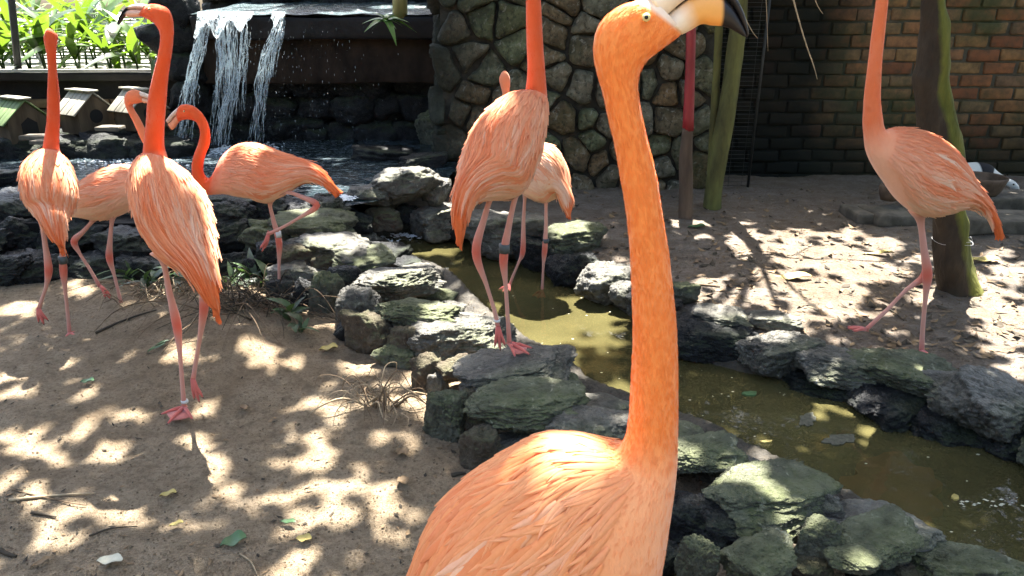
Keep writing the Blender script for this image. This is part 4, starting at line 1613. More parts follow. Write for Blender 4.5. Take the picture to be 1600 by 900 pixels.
# --- middle bird on the rocks
flamingo('flamingo standing on the bank rocks in the middle, tail towards the viewer', (805, 552), 2.44,
         [(715, 374, 719, 379, 2.26, 2), (708, 336, 730, 336, 2.28, 10), (711, 308, 748, 308, 2.31, 22), (717, 276, 782, 300, 2.36, 40), (721, 250, 814, 300, 2.40, 55), (731, 220, 836, 262, 2.45, 62), (745, 193, 846, 228, 2.49, 60),
          (764, 172, 852, 199, 2.52, 52), (784, 157, 854, 178, 2.55, 42), (804, 151, 855, 162, 2.57, 30), (818, 148, 855, 149, 2.58, 21), (823, 125, 853, 125, 2.58, 16.5), (824, 100, 851, 100, 2.58, 15), (823, 74, 849, 74, 2.58, 14), (822, 36, 847, 36, 2.58, 13), (822, 0, 845, 0, 2.58, 12),
          (822, -30, 843, -30, 2.59, 11.5), (826, -58, 846, -52, 2.60, 11.5), (836, -80, 853, -66, 2.62, 13), (850, -88, 861, -66, 2.64, 13), (862, -86, 867, -68, 2.66, 9)], 10.5,
         [dict(p=pts([(772, 288, -.03), (768, 304, -.03), (757, 340, -.03), (744, 394, -.03), (760, 445, -.02), (773, 487, -.02), (778, 510, -.02)], 2.44), k=3, dir=(0.1, -0.3, -1), down=Vector((0, 1, -0.3)), size=0.085, spread=0.25),
          dict(p=pts([(808, 292), (805, 308), (796, 348), (787, 402), (790, 445), (793, 490), (796, 538)], 2.44), k=3, dir=(0.75, -0.65, 0.0), size=0.095, spread=0.6)],
         math.pi * 0.72, 9.0, neck=(0.78, 0.12, 0.03), feather_w=0.0105, bands=[(788, 388, 2.44, 0.0185, 0.032, 'ring_grey'), (776.5, 501, 2.42, 0.012, 0.008, 'ring_white')],
         bill=dict(r=[((862, -87), (864, -77), (866, -67), 2.66, 9), ((874, -84), (875, -75), (876, -64), 2.68, 8), ((888, -74), (886, -66), (884, -56), 2.7, 7), ((895, -58), (892, -54), (888, -48), 2.71, 4), ((896, -44), (895, -43), (893, -42), 2.72, 1.5)], black=2.0))

# --- bird behind it
flamingo('small pale flamingo half hidden behind the middle bird, its back in full sun', (848, 448), 3.73,
         [(887, 335, 890, 337, 3.62, 2), (877, 319, 894, 316, 3.64, 7), (868, 302, 888, 290, 3.67, 18), (854, 315, 884, 262, 3.70, 34), (832, 311, 868, 232, 3.73, 42), (814, 300, 849, 223, 3.76, 40), (801, 281, 826, 216, 3.79, 30), (795, 259, 812, 213, 3.81, 20), (790, 236, 804, 212, 3.82, 12), (787, 205, 799, 205, 3.82, 8),
          (785, 168, 797, 168, 3.82, 7), (785, 147, 796, 146, 3.82, 6.5), (782, 134, 797, 134, 3.82, 8), (780, 124, 797, 124, 3.82, 10), (782, 117, 795, 117, 3.82, 9), (786, 114, 791, 114, 3.83, 4)], 8,
         [dict(p=pts([(821, 296), (820, 310), (818, 345), (817, 392), (811, 409), (803, 428), (796, 446)], 3.75), k=3, dir=(-0.4, -0.8, 0), t=0.95),
          dict(p=pts([(853, 302), (853, 318), (853, 355), (851, 391), (849, 415), (848, 436), (847, 455)], 3.71), k=3, dir=(-0.3, -0.9, 0), t=0.95)],
         -0.35, 6.3, neck=(0.83, 0.27, 0.13), bands=[(853, 376, 3.71, 0.0165, 0.022, 'ring_grey')], body_col=(0.92, 0.42, 0.23), zone=0.12)

# --- right bird
flamingo('flamingo standing alone on the right bank, side on, before the mossy tree trunk', (1441, 552), 2.65,
         [(1564, 365, 1560, 367, 2.60, 2), (1560, 346, 1554, 352, 2.60, 5), (1551, 325, 1543, 337, 2.61, 8), (1539, 304, 1530, 326, 2.62, 14), (1526, 287, 1508, 322, 2.63, 24), (1508, 254, 1478, 332, 2.64, 42), (1483, 227, 1452, 335, 2.65, 50), (1458, 211, 1425, 331, 2.65, 50), (1430, 202, 1402, 313, 2.65, 46), (1408, 200, 1383, 287, 2.65, 39),
          (1393, 202, 1366, 262, 2.65, 31), (1384, 203, 1355, 238, 2.65, 23), (1380, 196, 1351, 215, 2.65, 17), (1378, 183, 1349, 192, 2.65, 15), (1376, 166, 1350, 168, 2.65, 13.5), (1375, 150, 1351, 150, 2.65, 12.5), (1377, 100, 1357, 100, 2.65, 11), (1382, 50, 1363, 50, 2.65, 10.5), (1387, 0, 1370, 0, 2.65, 10), (1390, -40, 1374, -40, 2.65, 10),
          (1391, -68, 1374, -74, 2.65, 10.5), (1385, -88, 1372, -96, 2.65, 11.5), (1372, -98, 1364, -84, 2.65, 12), (1358, -98, 1354, -78, 2.65, 11), (1350, -94, 1348, -76, 2.65, 8)][:20] +
         [(1389, -68, 1374, -60, 2.65, 10.5), (1382, -90, 1368, -72, 2.65, 12.5), (1368, -98, 1358, -74, 2.65, 13), (1355, -96, 1350, -74, 2.65, 11), (1347, -90, 1344, -74, 2.65, 8)], 13,
         [dict(p=pts([(1434, 326), (1438, 348), (1443, 385), (1449, 428), (1446, 466), (1442, 510), (1440, 549)], 2.65), k=3, dir=(-0.15, -1, 0), spread=0.35, t=1.12),
          dict(p=pts([(1438, 326, .05), (1440, 348, .05), (1444, 385, .05), (1446, 428, .04), (1416, 453, .02), (1384, 486, 0), (1352, 516, 0)], 2.65), k=3, dir=(-1, -0.2, -0.45), down=Vector((-0.35, 0, -1)), size=0.085, spread=0.25)],
         math.pi, 10.0, neck=(0.84, 0.20, 0.07), body_col=(0.90, 0.32, 0.15), zone=0.02,
         bill=dict(r=[((1348, -91), (1347, -82), (1346, -73), 2.65, 9), ((1336, -88), (1336, -79), (1336, -70), 2.65, 8), ((1322, -78), (1324, -70), (1326, -61), 2.65, 7), ((1314, -62), (1317, -58), (1320, -52), 2.65, 4), ((1312, -48), (1314, -47), (1316, -46), 2.65, 1.5)], black=2.0))

# --- the near bird
flamingo('huge close flamingo in front, orange neck stretched up and head cut by the top edge', (860, 1500), 0.85,
         [(540, 1165, 552, 1180, 0.80, 4), (572, 1090, 605, 1150, 0.81, 24), (608, 1005, 700, 1135, 0.83, 80), (636, 920, 805, 1120, 0.85, 118), (672, 828, 893, 1072, 0.86, 140), (722, 771, 957, 1010, 0.87, 146), (785, 727, 1000, 950, 0.87, 140), (843, 699, 1028, 888, 0.87, 124), (897, 697, 1041, 824, 0.87, 98),
          (938, 705, 1051, 768, 0.87, 72), (964, 708, 1057, 722, 0.87, 53), (977, 688, 1058, 690, 0.87, 43), (983, 650, 1059, 650, 0.87, 38), (986, 600, 1059, 600, 0.87, 36), (989, 525, 1057, 515, 0.87, 34), (987, 450, 1051, 450, 0.87, 31), (985, 400, 1045, 397, 0.87, 29), (979, 337, 1035, 337, 0.87, 27.5), (970, 282, 1026, 278, 0.87, 27), (960, 225, 1013, 225, 0.87, 26),
          (951, 188, 1003, 182, 0.87, 26), (943, 150, 997, 145, 0.87, 27), (932, 112, 998, 120, 0.87, 30), (927, 80, 1006, 101, 0.87, 33), (931, 50, 1020, 87, 0.87, 35), (945, 27, 1036, 75, 0.87, 35), (968, 10, 1051, 64, 0.87, 33), (996, 0, 1064, 54, 0.87, 29), (1012, -6, 1068, 52, 0.87, 26)], 12,
         [dict(p=[PY(835, 1090, .83), PY(838, 1160, .83), Vector((0.06, 0.85, 0.33)), Vector((0.05, 0.86, 0.24)), Vector((0.055, 0.85, 0.14)), Vector((0.06, 0.84, 0.012))], k=3, dir=(1, 0.1, 0)),
          dict(p=[PY(880, 1080, .9), PY(880, 1160, .9), Vector((0.10, 0.92, 0.33)), Vector((0.09, 0.93, 0.24)), Vector((0.095, 0.92, 0.14)), Vector((0.10, 0.91, 0.012))], k=3, dir=(1, 0.1, 0))],
         math.pi, 9.6, neck=(0.91, 0.275, 0.06), big=True, body_col=(0.91, 0.37, 0.14), feather_w=0.026, face=26.75, zone=0.0, side_open=0.8,
         bill=dict(r=[((1008, -8), (1036, 30), (1066, 54), 0.87, 24), ((1040, -24), (1060, 8), (1080, 47), 0.87, 22), ((1072, -30), (1082, -6), (1096, 38), 0.87, 19), ((1105, -30), (1108, -12), (1112, 40), 0.87, 17), ((1128, -22), (1128, -6), (1126, 41), 0.87, 15), ((1148, -6), (1142, 8), (1138, 44), 0.87, 12), ((1162, 20), (1154, 28), (1150, 50), 0.87, 8), ((1169, 46), (1164, 48), (1160, 56), 0.87, 4), ((1169, 57), (1167, 57.5), (1165, 58), 0.87, 1.5)],
                   black=3.95, cols=((0.85, 0.72, 0.58), (0.88, 0.42, 0.10))), eye=(1010, 27, 0.845, 6.8))

# ------------------------------------------------------------------ duck, bowl and other small things at the back right
duck = empty('duck', PY(1540, 300, 5.2), 'black and white duck resting behind the clay bowl at the wall foot', 'duck')
dl = Loft([(1474, 268, 1476, 272, 5.25, 3), (1492, 258, 1492, 286, 5.25, 16), (1512, 255, 1512, 296, 5.25, 22), (1532, 254, 1530, 299, 5.24, 22), (1548, 258, 1544, 296, 5.22, 17), (1558, 267, 1552, 288, 5.2, 10), (1568, 274, 1561, 287, 5.18, 6.5), (1577, 279, 1571, 291, 5.16, 6.5), (1585, 283, 1579, 297, 5.15, 7.5), (1590, 289, 1585, 299, 5.15, 6), (1592, 294, 1589, 299, 5.15, 3)], 6)
mb = MB()
WH, BK = (0.72, 0.72, 0.68), (0.02, 0.02, 0.022)


def duckc(u, t):
    if 2.7 < u < 4.6 or u < 1.3:
        return BK
    if u <= 2.7 and math.cos(t) > 0.1:
        return BK
    return WH


dl.mesh(mb, duckc, 24)
for dx in (-.05, .05):
    c = PY(1530, 298, 5.24)
    mb.tube([c + Vector((dx, 0, 0.04)), Vector((c.x + dx, c.y, 0.1))], [.012, .009], 8, (0.5, 0.3, 0.08))
mb.build('body', M['duckmat'], duck, origin=duck.location, colors=True)
q = MB()
q.tube([PY(1590, 295, 5.15), PY(1594, 299, 5.14), PY(1597, 302, 5.13)], [.014, .011, .004], 10, flat=0.5)
q.build('bill', M['clay'], duck, origin=duck.location)
v, f = ico(2)
link('eye', mesh('eye', v * .006, f, M['eye_black']), duck, PY(1584, 288, 5.11) - duck.location)


def lathe(name, prof, mat, parent=None, loc=(0, 0, 0), seg=32):
    vs, fs = [], []
    for r, z in prof:
        for k in range(seg):
            a = 2 * math.pi * k / seg
            vs.append((r * math.cos(a), r * math.sin(a), z))
    for i in range(len(prof) - 1):
        for k in range(seg):
            k2 = (k + 1) % seg
            fs.append((i * seg + k, i * seg + k2, (i + 1) * seg + k2, (i + 1) * seg + k))
    return link(name, mesh(name, vs, fs, mat), parent, loc)


p = PY(1528, 304, 4.9)
o = lathe('bowl', [(0.001, 0), (0.10, 0), (0.125, 0.03), (0.15, 0.10), (0.158, 0.125), (0.15, 0.13), (0.138, 0.12), (0.12, 0.05), (0.09, 0.03), (0.001, 0.028)], M['clay'], None, p)
tag(o, 'shallow brown clay bowl on the concrete step behind the right bird', 'bowl')
p = PY(1388, 312, 4.75)
o = lathe('pot', [(0.001, 0), (0.05, 0), (0.065, 0.05), (0.07, 0.09), (0.06, 0.10), (0.05, 0.085), (0.001, 0.06)], M['clay'], None, p)
tag(o, 'small dark clay pot behind the breast of the right bird', 'pot')
for (x0, x1, y0, y1, Y, h, lab) in [(1341, 1384, 306, 330, 4.55, .07, 'small left concrete paver behind the right bird'),
                                    (1371, 1436, 310, 334, 4.5, .07, 'long concrete paver beside the small one behind the right bird'),
                                    (1496, 1680, 303, 338, 4.75, .12, 'thick concrete step carrying the clay bowl'),
                                    (1505, 1690, 335, 362, 4.3, .09, 'lower rough concrete step at the right edge')]:
    a, b = PY(x0, y1, Y), PY(x1, y1, Y)
    me = rough_box_mesh('paver', (b.x - a.x, 0.3, h), M['concrete'], 3, 0.012, 0.01, int(x0), 8)
    o = link('paver', me, None, ((a.x + b.x) / 2, Y + 0.14, gz((a.x + b.x) / 2, Y) + h / 2 - 0.005))
    o.rotation_euler = (0, 0, random.uniform(-.04, .06))
    tag(o, lab, 'concrete paver')

# ------------------------------------------------------------------ trees, poles, fence
CROWN = []           # trunk tops that carry the canopy


def trunk_loft(rings, mat_c, sub=5, seg=20, amp=0.008):
    lf = Loft(rings, sub)
    mb = MB()
    lf.mesh(mb, mat_c, seg)
    v = np.array(mb.v)
    nse = fbm(v * np.array([9, 9, 4]) + 3, 3) * amp
    d = v - np.repeat(np.concatenate([lf.C, lf.C[:1], lf.C[-1:]]), [seg] * len(lf.C) + [1, 1], axis=0)
    d /= np.linalg.norm(d, axis=1)[:, None] + 1e-6
    mb.v = [tuple(x) for x in v + d * nse[:, None]]
    return mb, lf


TY = 3.40
tr = empty('tree', PY(1497, 452, TY), 'tree with dark bark and a bright mossy side rising behind the right bird', 'tree')
mb, lf = trunk_loft([(1462, 462, 1538, 462, TY, 34), (1466, 440, 1527, 440, TY, 30), (1461, 380, 1515, 380, TY, 27), (1455, 325, 1507, 325, TY, 26), (1444, 265, 1500, 265, TY, 27), (1437, 210, 1492, 210, TY, 27), (1431, 165, 1484, 165, TY, 26), (1425, 125, 1481, 125, TY, 27), (1431, 100, 1480, 100, TY, 25), (1434, 50, 1479, 50, TY, 23), (1436, 0, 1478, 0, TY, 21), (1438, -80, 1480, -80, TY, 20), (1440, -200, 1480, -200, TY, 20), (1442, -420, 1476, -420, TY, 17)],
                    lambda u, t: (0.42 + 0.52 * math.cos(t - 0.1),) * 3, 8, 32, 0.022)
mb.build('trunk', M['trunk'], tr, origin=tr.location, colors=True)
CROWN.append((tr, Vector(lf.C[-1])))
# wire tie
c = PY(1488, 376, TY)
w_ = MB()
ring = [c + Vector((math.cos(a) * 0.088, math.sin(a) * 0.088, 0.004 * math.sin(3 * a))) for a in np.linspace(0, 2 * math.pi, 28)]
w_.tube(ring, .0007, 6)
w_.tube([PY(1510, 372, TY - .06), PY(1517, 370, TY - .07), PY(1520, 378, TY - .07), PY(1508, 379, TY - .08)], .0012, 6)
tag(w_.build('wire_tie', M['wire']), 'thin pale wire tied round the mossy tree trunk', 'wire')
w_ = MB()
w_.tube([PY(1478, 105, TY - .04), PY(1484, 150, TY - .03), PY(1490, 185, TY - .03), PY(1495, 225, TY - .03), PY(1499, 260, TY - .02), PY(1507, 320, TY - .02)], .0022, 6)
tag(w_.build('string', M['wire']), 'loose white string hanging down the mossy side of the tree', 'string')

PYY = 4.72
# red pole
pl = empty('pole', PY(1070, 340, PYY), 'slim pole painted red above and bare worn wood below', 'pole')
mb, lf = trunk_loft([(1059, 346, 1081, 346, PYY, 10), (1060, 300, 1083, 300, PYY, 10), (1062, 240, 1082, 240, PYY, 9.5), (1066, 200, 1083, 200, PYY, 8.5)], lambda u, t: (1, 1, 1), 5, 14, 0.004)
mb.build('lower_pole', M['pole_wood'], pl, origin=pl.location)
mb, lf = trunk_loft([(1066, 204, 1084, 204, PYY, 8.6), (1070, 120, 1086, 120, PYY, 8), (1072, 60, 1087, 60, PYY, 7.6), (1074, -60, 1088, -60, PYY, 7), (1074, -220, 1088, -220, PYY, 7)], lambda u, t: (1, 1, 1), 4, 14, 0.002)
mb.build('upper_pole', M['red_stem'], pl, origin=pl.location)
# leaning tree with two stems
t2 = empty('tree', PY(1112, 322, 4.95), 'slender two stemmed leaning tree with olive green bark before the dark fence', 'tree')
olive = m_plain('olive_bark', (0.105, 0.105, 0.032), 0.8, 8, 0.6, 0.6, 0.2, 0.01, (1, 1, 0.3), dark=(0.03, 0.027, 0.014))
mb, lf = trunk_loft([(1099, 330, 1126, 330, 4.95, 12), (1101, 300, 1129, 300, 4.95, 12), (1110, 240, 1138, 240, 4.96, 12), (1122, 170, 1149, 170, 4.98, 11.5), (1133, 100, 1158, 100, 5.0, 11), (1142, 40, 1166, 40, 5.0, 10.5), (1148, -20, 1170, -20, 5.0, 10), (1165, -150, 1185, -150, 5.0, 9), (1175, -330, 1192, -330, 5.0, 8)], lambda u, t: (1, 1, 1), 5, 16, 0.008)
mb.build('trunk', olive, t2, origin=t2.location)
CROWN.append((t2, Vector(lf.C[-1])))
mb, lf = trunk_loft([(1104, 322, 1122, 322, 5.05, 8), (1106, 240, 1120, 240, 5.05, 7), (1111, 150, 1124, 150, 5.05, 6.5), (1116, 70, 1128, 70, 5.05, 6), (1120, -40, 1131, -40, 5.05, 5.5), (1124, -200, 1134, -200, 5.05, 5)], lambda u, t: (1, 1, 1), 5, 12, 0.006)
mb.build('stem', olive, t2, origin=t2.location)

# wire mesh fence between stone wall and brick wall
mf = empty('mesh_fence', PY(1140, 250, 5.6), 'dark wire mesh fence between the stone wall and the brick wall', 'fence')
x0, x1 = PY(1098, 150, 5.6).x, PY(1185, 150, 5.6).x
q = MB()
for k in range(64):
    zz = 0.1 + k * 0.03
    q.tube([(x0, 5.6, zz), (x1, 5.6, zz)], .0014, 4)
for k in range(4):
    x = x0 + (x1 - x0) * (k + .5) / 4
    q.tube([(x, 5.6, .08), (x, 5.6, 2.0)], .0014, 4)
o = q.build('wire_mesh', M['mesh_wire'], mf, origin=mf.location)
o['kind'] = 'stuff'
for x in (x0, x1):
    q = MB()
    q.tube([(x, 5.6, 0.05), (x, 5.6, 2.0)], .011, 10)
    q.build('post', M['metal_dark'], mf, origin=mf.location)

# bare hanging twigs and dry fronds in front of the dark corner
for path, r, lab in [([(1232, -30), (1245, 20), (1258, 65), (1272, 105), (1277, 124)], .005, 'thin bare twig hanging in front of the dark brick wall'),
                     ([(1196, -20), (1198, 20), (1200, 80)], .003, 'straight dry stalk hanging by the dark corner'),
                     ([(1150, 0), (1164, 28), (1176, 50), (1184, 60)], .004, 'short pale twig drooping near the black bill tip'),
                     ([(1270, -10), (1278, 10), (1286, 22)], .003, 'tiny twig tip at the top edge before the bricks')]:
    q = MB()
    P_, u = smooth_path([PY(a, b, 4.6) for a, b in path], 4)
    q.tube(P_, list(np.linspace(r, r * .4, len(P_))), 6)
    tag(q.build('hanging_twig', M['straw']), lab, 'twig')

# bamboo post and little fern on the ledge
q = MB()
q.tube([PY(625, 28, 6.2), PY(625, 0, 6.2), PY(626, -60, 6.2)], [.06, .058, .056], 14)
tag(q.build('bamboo_post', M['bamboo']), 'stout yellow bamboo post at the right end of the ledge', 'post')


def leaf_geo(L, w, droop=0.3, n=7, fold=0.25, wav=0.0):
    vs, fs = [], []
    for i in range(n + 1):
        k = i / n
        y = L * k * (1 - 0.15 * droop * k)
        zc = -droop * L * k * k
        ww = w * (math.sin(math.pi * min(1, (k * 0.93 + 0.05)) ** 0.8)) * 0.5
        z2 = fold * ww + wav * math.sin(k * 9) * w
        vs += [(-ww, y, zc + z2), (0, y, zc), (ww, y, zc + z2)]
    for i in range(n):
        a = i * 3
        fs += [(a, a + 1, a + 4, a + 3), (a + 1, a + 2, a + 5, a + 4)]
    return vs, fs


def leafy(name, base, label, cat, n, L, w, mat, group=None, spread=1.0, stem=0.0, droop=(.2, .7), seed=0):
    root = empty(name, base, label, cat, group)
    g = random.Random(seed)
    mes = []
    for k in range(3):
        v, f = leaf_geo(L * (0.8 + .2 * k), w * (0.85 + .15 * k), droop[0] + (droop[1] - droop[0]) * k / 2)
        mes.append(mesh('leaf', v, f, mat))
    q = MB()
    for k in range(n):
        az = g.uniform(0, 2 * math.pi)
        el = g.uniform(0.25, 1.25) / max(0.5, spread)
        h = stem * g.uniform(0.25, 1)
        o = link('leaf', g.choice(mes), root, (math.cos(az) * .02, math.sin(az) * .02, h))
        o.rotation_euler = (el, g.uniform(-.3, .3), az)
        s = g.uniform(.7, 1.15)
        o.scale = (s, s, s)
    if stem:
        for k in range(max(2, n // 6)):
            a = g.uniform(0, 6.28)
            q.tube([(0, 0, -.02), (math.cos(a) * .03, math.sin(a) * .03, stem * .6), (math.cos(a) * .05, math.sin(a) * .05, stem)], [.012, .009, .005], 6)
        q.build('stem', mat, root)
    return root


leafy('fern', PY(604, 34, 5.96), 'small bright green plant growing from the edge of the wet ledge', 'plant', 24, .14, .05, M['leaf_fern'], seed=4, droop=(.5, 1.5))

# ------------------------------------------------------------------ garden terrace behind the left wall
WY = 6.35
ztop = PY(150, 116, WY).z
xw0, xw1 = -5.5, PY(292, 100, WY).x
pwall = empty('planter_wall', ((xw0 + xw1) / 2, WY, 0), 'dark brick planter wall with a pale capped edge behind the nest boxes', 'wall')
mt2 = m_plain('dark_old_brickwork', (0.11, 0.072, 0.038), 0.9, 8, 0.6, 0.5, 0.2)
mb = MB()
mb.box(((xw0 + xw1) / 2, WY + 0.2, ztop / 2 - .03), (xw1 - xw0, .3, ztop - .06))
mb.build('mortar', M['dark_earth'], pwall, smooth=False, origin=pwall.location)
bm_v = [rough_box_mesh('brick', (.235, .06, .075), mt2, 1, .008, .005, k, 14) for k in range(4)]
for j in range(5):
    x = PY(-40, 150, WY).x + (.12 if j % 2 else 0)
    while x < xw1 - .1:
        link('brick', random.choice(bm_v), pwall, Vector((x, WY + .03 + random.uniform(-.01, .01), ztop - .36 + -.0 - j * .088 + .12)) - pwall.location)
        x += .25
me = rough_box_mesh('cap', (xw1 - xw0, .42, .07), M['ledge'], 4, .01, .01, 2, 5)
o = link('cap', me, pwall, Vector(((xw0 + xw1) / 2, WY + .17, ztop - .02)) - pwall.location)
q = MB()
q.box(((xw0 + xw1) / 2, WY - .02, ztop + .03), (xw1 - xw0, .05, .022))
q.build('rail', M['rail'], pwall, smooth=False, origin=pwall.location)
TZ = ztop - .04
q = MB()
q.add([(-40, WY + .4, TZ), (xw1 + .2, WY + .4, TZ), (xw1 + .2, 40, TZ), (-40, 40, TZ)], [(0, 1, 2, 3)])
tag(q.build('terrace', M['gravel_pale'], smooth=False), kind='structure')
# iron post and slatted fence
q = MB()
q.tube([PY(29, 112, WY + .05), PY(24, 60, WY + .05), PY(18, 0, WY + .05), PY(12, -90, WY + .05)], .028, 10)
tag(q.build('iron_post', M['metal_dark']), 'dark iron post standing on the planter wall at the far left', 'post')
sf = empty('slat_fence', (-4.4, 8.3, TZ), 'low grey slatted fence behind the sunlit plants', 'fence')
for k in range(16):
    q = MB()
    q.box((-4.6, 8.3, TZ + .04 + k * .032), (3.6, .02, .018))
    q.build('slat', M['slat'], sf, smooth=False, origin=sf.location)
for x in (-6.3, -5.1, -3.9, -2.9):
    q = MB()
    q.box((x, 8.34, TZ + .28), (.05, .04, .56))
    q.build('post', M['slat'], sf, smooth=False, origin=sf.location)
k = 0
for px, Y, n, L, st in [(5, 6.9, 13, .55, .25), (45, 7.3, 14, .6, .3), (70, 7.0, 12, .45, .3), (100, 7.6, 14, .6, .35), (122, 7.0, 12, .5, .3), (150, 7.4, 14, .6, .35), (172, 6.9, 12, .45, .3),
                       (195, 7.5, 14, .6, .35), (215, 7.0, 12, .5, .28), (238, 7.3, 14, .5, .3), (-40, 7.2, 12, .6, .3), (20, 8.0, 14, .7, .4), (85, 8.1, 14, .7, .4), (185, 8.1, 14, .7, .4), (245, 7.9, 14, .6, .4), (135, 8.0, 14, .7, .4), (60, 9.0, 16, .8, .6), (160, 9.2, 16, .8, .6), (230, 9.0, 16, .8, .6), (0, 9.2, 16, .8, .6)]:
    k += 1
    b = PY(px, 100, Y)
    leafy('broadleaf_plant', Vector((b.x, Y, TZ)), 'sunlit broadleaf plant on the terrace behind the planter wall', 'plant', n, L, .085, M['leaf_garden'], 'broadleaf plants behind the planter wall', stem=st, seed=k)
for k in range(3):
    v, f = leaf_geo(.2, .03, .5)
b_ = empty('overhanging_leaf', PY(240, 92, 6.15), 'single long green leaf hanging over the planter wall edge', 'leaf')
v, f = leaf_geo(.26, .05, .4)
o = link('blade', mesh('blade', v, f, M['leaf_weed']), b_)
o.rotation_euler = (R(-70), 0, R(165))

# ------------------------------------------------------------------ nest boxes
def nestbox(px, py, Y, w, roofc, hole, lab):
    base = PY(px, py, Y)
    root = empty('nest_box', base, lab, 'nest box', 'wooden nest boxes by the pool')
    h, dp = w * .62, w * 1.0
    rz = R(58)
    root.rotation_euler = (0, 0, rz)
    # gabled body, ridge running front to back (along local y)
    q = MB()
    hw = w / 2
    prof = [(-hw, 0), (hw, 0), (hw, h), (0, h + w * .45), (-hw, h)]
    vs = [(x, -dp / 2, z) for x, z in prof] + [(x, dp / 2, z) for x, z in prof]
    q.add(vs, [(0, 1, 2, 3, 4), (9, 8, 7, 6, 5), (0, 5, 6, 1), (1, 6, 7, 2), (2, 7, 8, 3), (3, 8, 9, 4), (4, 9, 5, 0)])
    me = mesh('wall', q.v, q.f, M['box_wood'], False)
    link('wall', me, root)
    # roof boards: three each side and a ridge board
    ang = math.atan2(w * .45, hw)
    L = math.hypot(hw, w * .45) + w * .2
    for s in (-1, 1):
        for k in range(3):
            bx = rough_box_mesh('roof_board', (L, dp * 1.15 / 3 - .006, .012), roofc, 1, .003, .003, k, 12)
            o = link('roof_board', bx, root)
            cx = s * (L / 2) * math.cos(ang)
            cz = h + w * .45 + .014 - (L / 2) * math.sin(ang)
            o.location = (cx, -dp * .58 + dp * 1.15 * (k + .5) / 3, cz)
            o.rotation_euler = (0, s * ang, 0)
    bx = rough_box_mesh('ridge_board', (w * .3, dp * 1.2, .012), M['roof_board'], 1, .003, .003, 7, 12)
    link('ridge_board', bx, root, (0, 0, h + w * .45 + .024))
    # dark entrance hole with a proud rim
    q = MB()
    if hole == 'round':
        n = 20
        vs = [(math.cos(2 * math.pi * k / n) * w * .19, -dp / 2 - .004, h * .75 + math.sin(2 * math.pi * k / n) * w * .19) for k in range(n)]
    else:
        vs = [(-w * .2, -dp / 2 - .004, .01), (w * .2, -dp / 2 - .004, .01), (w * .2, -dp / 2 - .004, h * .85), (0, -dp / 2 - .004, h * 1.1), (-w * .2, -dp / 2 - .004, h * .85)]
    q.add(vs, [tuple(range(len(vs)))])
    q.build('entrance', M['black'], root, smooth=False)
    return root


nestbox(37, 222, 5.85, .30, M['roof_green'], 'door', 'left nest box with a green stained roof and an arched doorway')
nestbox(140, 205, 6.0, .28, M['roof_board'], 'round', 'middle nest box with a pale plank roof and a round hole')
nestbox(222, 200, 6.05, .27, M['roof_board'], 'round', 'right nest box with a pale roof hidden behind the bird necks')
for px, py, Y, w, lab in [(58, 214, 5.6, .2, 'pale flat slab in front of the left nest box'), (172, 200, 5.7, .18, 'pale flat slab in front of the middle nest box'), (70, 221, 5.5, .16, 'thin lower slab below the left nest box')]:
    p = PY(px, py, Y)
    me = rough_box_mesh('slab', (w, .12, .03), M['concrete'], 2, .006, .006, int(px), 10)
    o = link('slab', me, None, p)
    tag(o, lab, 'slab')
# shelf bank under the boxes
bk = empty('rock_bank', PY(100, 225, 6.0), 'low dark rock bank carrying the nest boxes at the back of the pool', 'rock bank')
for k in range(9):
    for j in range(2):
        me = rock_mesh('rock', (.5, .45, .3), M['rock_dark'], 1700 + k * 2 + j, 4)
        link('rock', me, bk, Vector((PY(-70 + k * 44, 220, 6.0).x, 5.85 + j * .3, POOLZ + .02 + j * .02)) - bk.location)

# ------------------------------------------------------------------ ground litter
def flat_leaf(px, py, L, w, mat, lab, rz=0.0, tilt=0.0, zo=0.006, stalk=True):
    p = on_ground(px, py)
    root_v, root_f = leaf_geo(L, w, .12, 8, .35, .12)
    v = [(a, b - L / 2, c + .012) for a, b, c in root_v]
    v2 = [(a, b, c - .0015) for a, b, c in v]
    n = len(v)
    f = list(root_f) + [tuple(i + n for i in reversed(q)) for q in root_f]
    o = link('fallen_leaf', mesh('fallen_leaf', v + v2, f, mat), None, p + Vector((0, 0, zo)))
    o.rotation_euler = (tilt, random.uniform(-.15, .15), rz)
    return tag(o, lab, 'leaf')


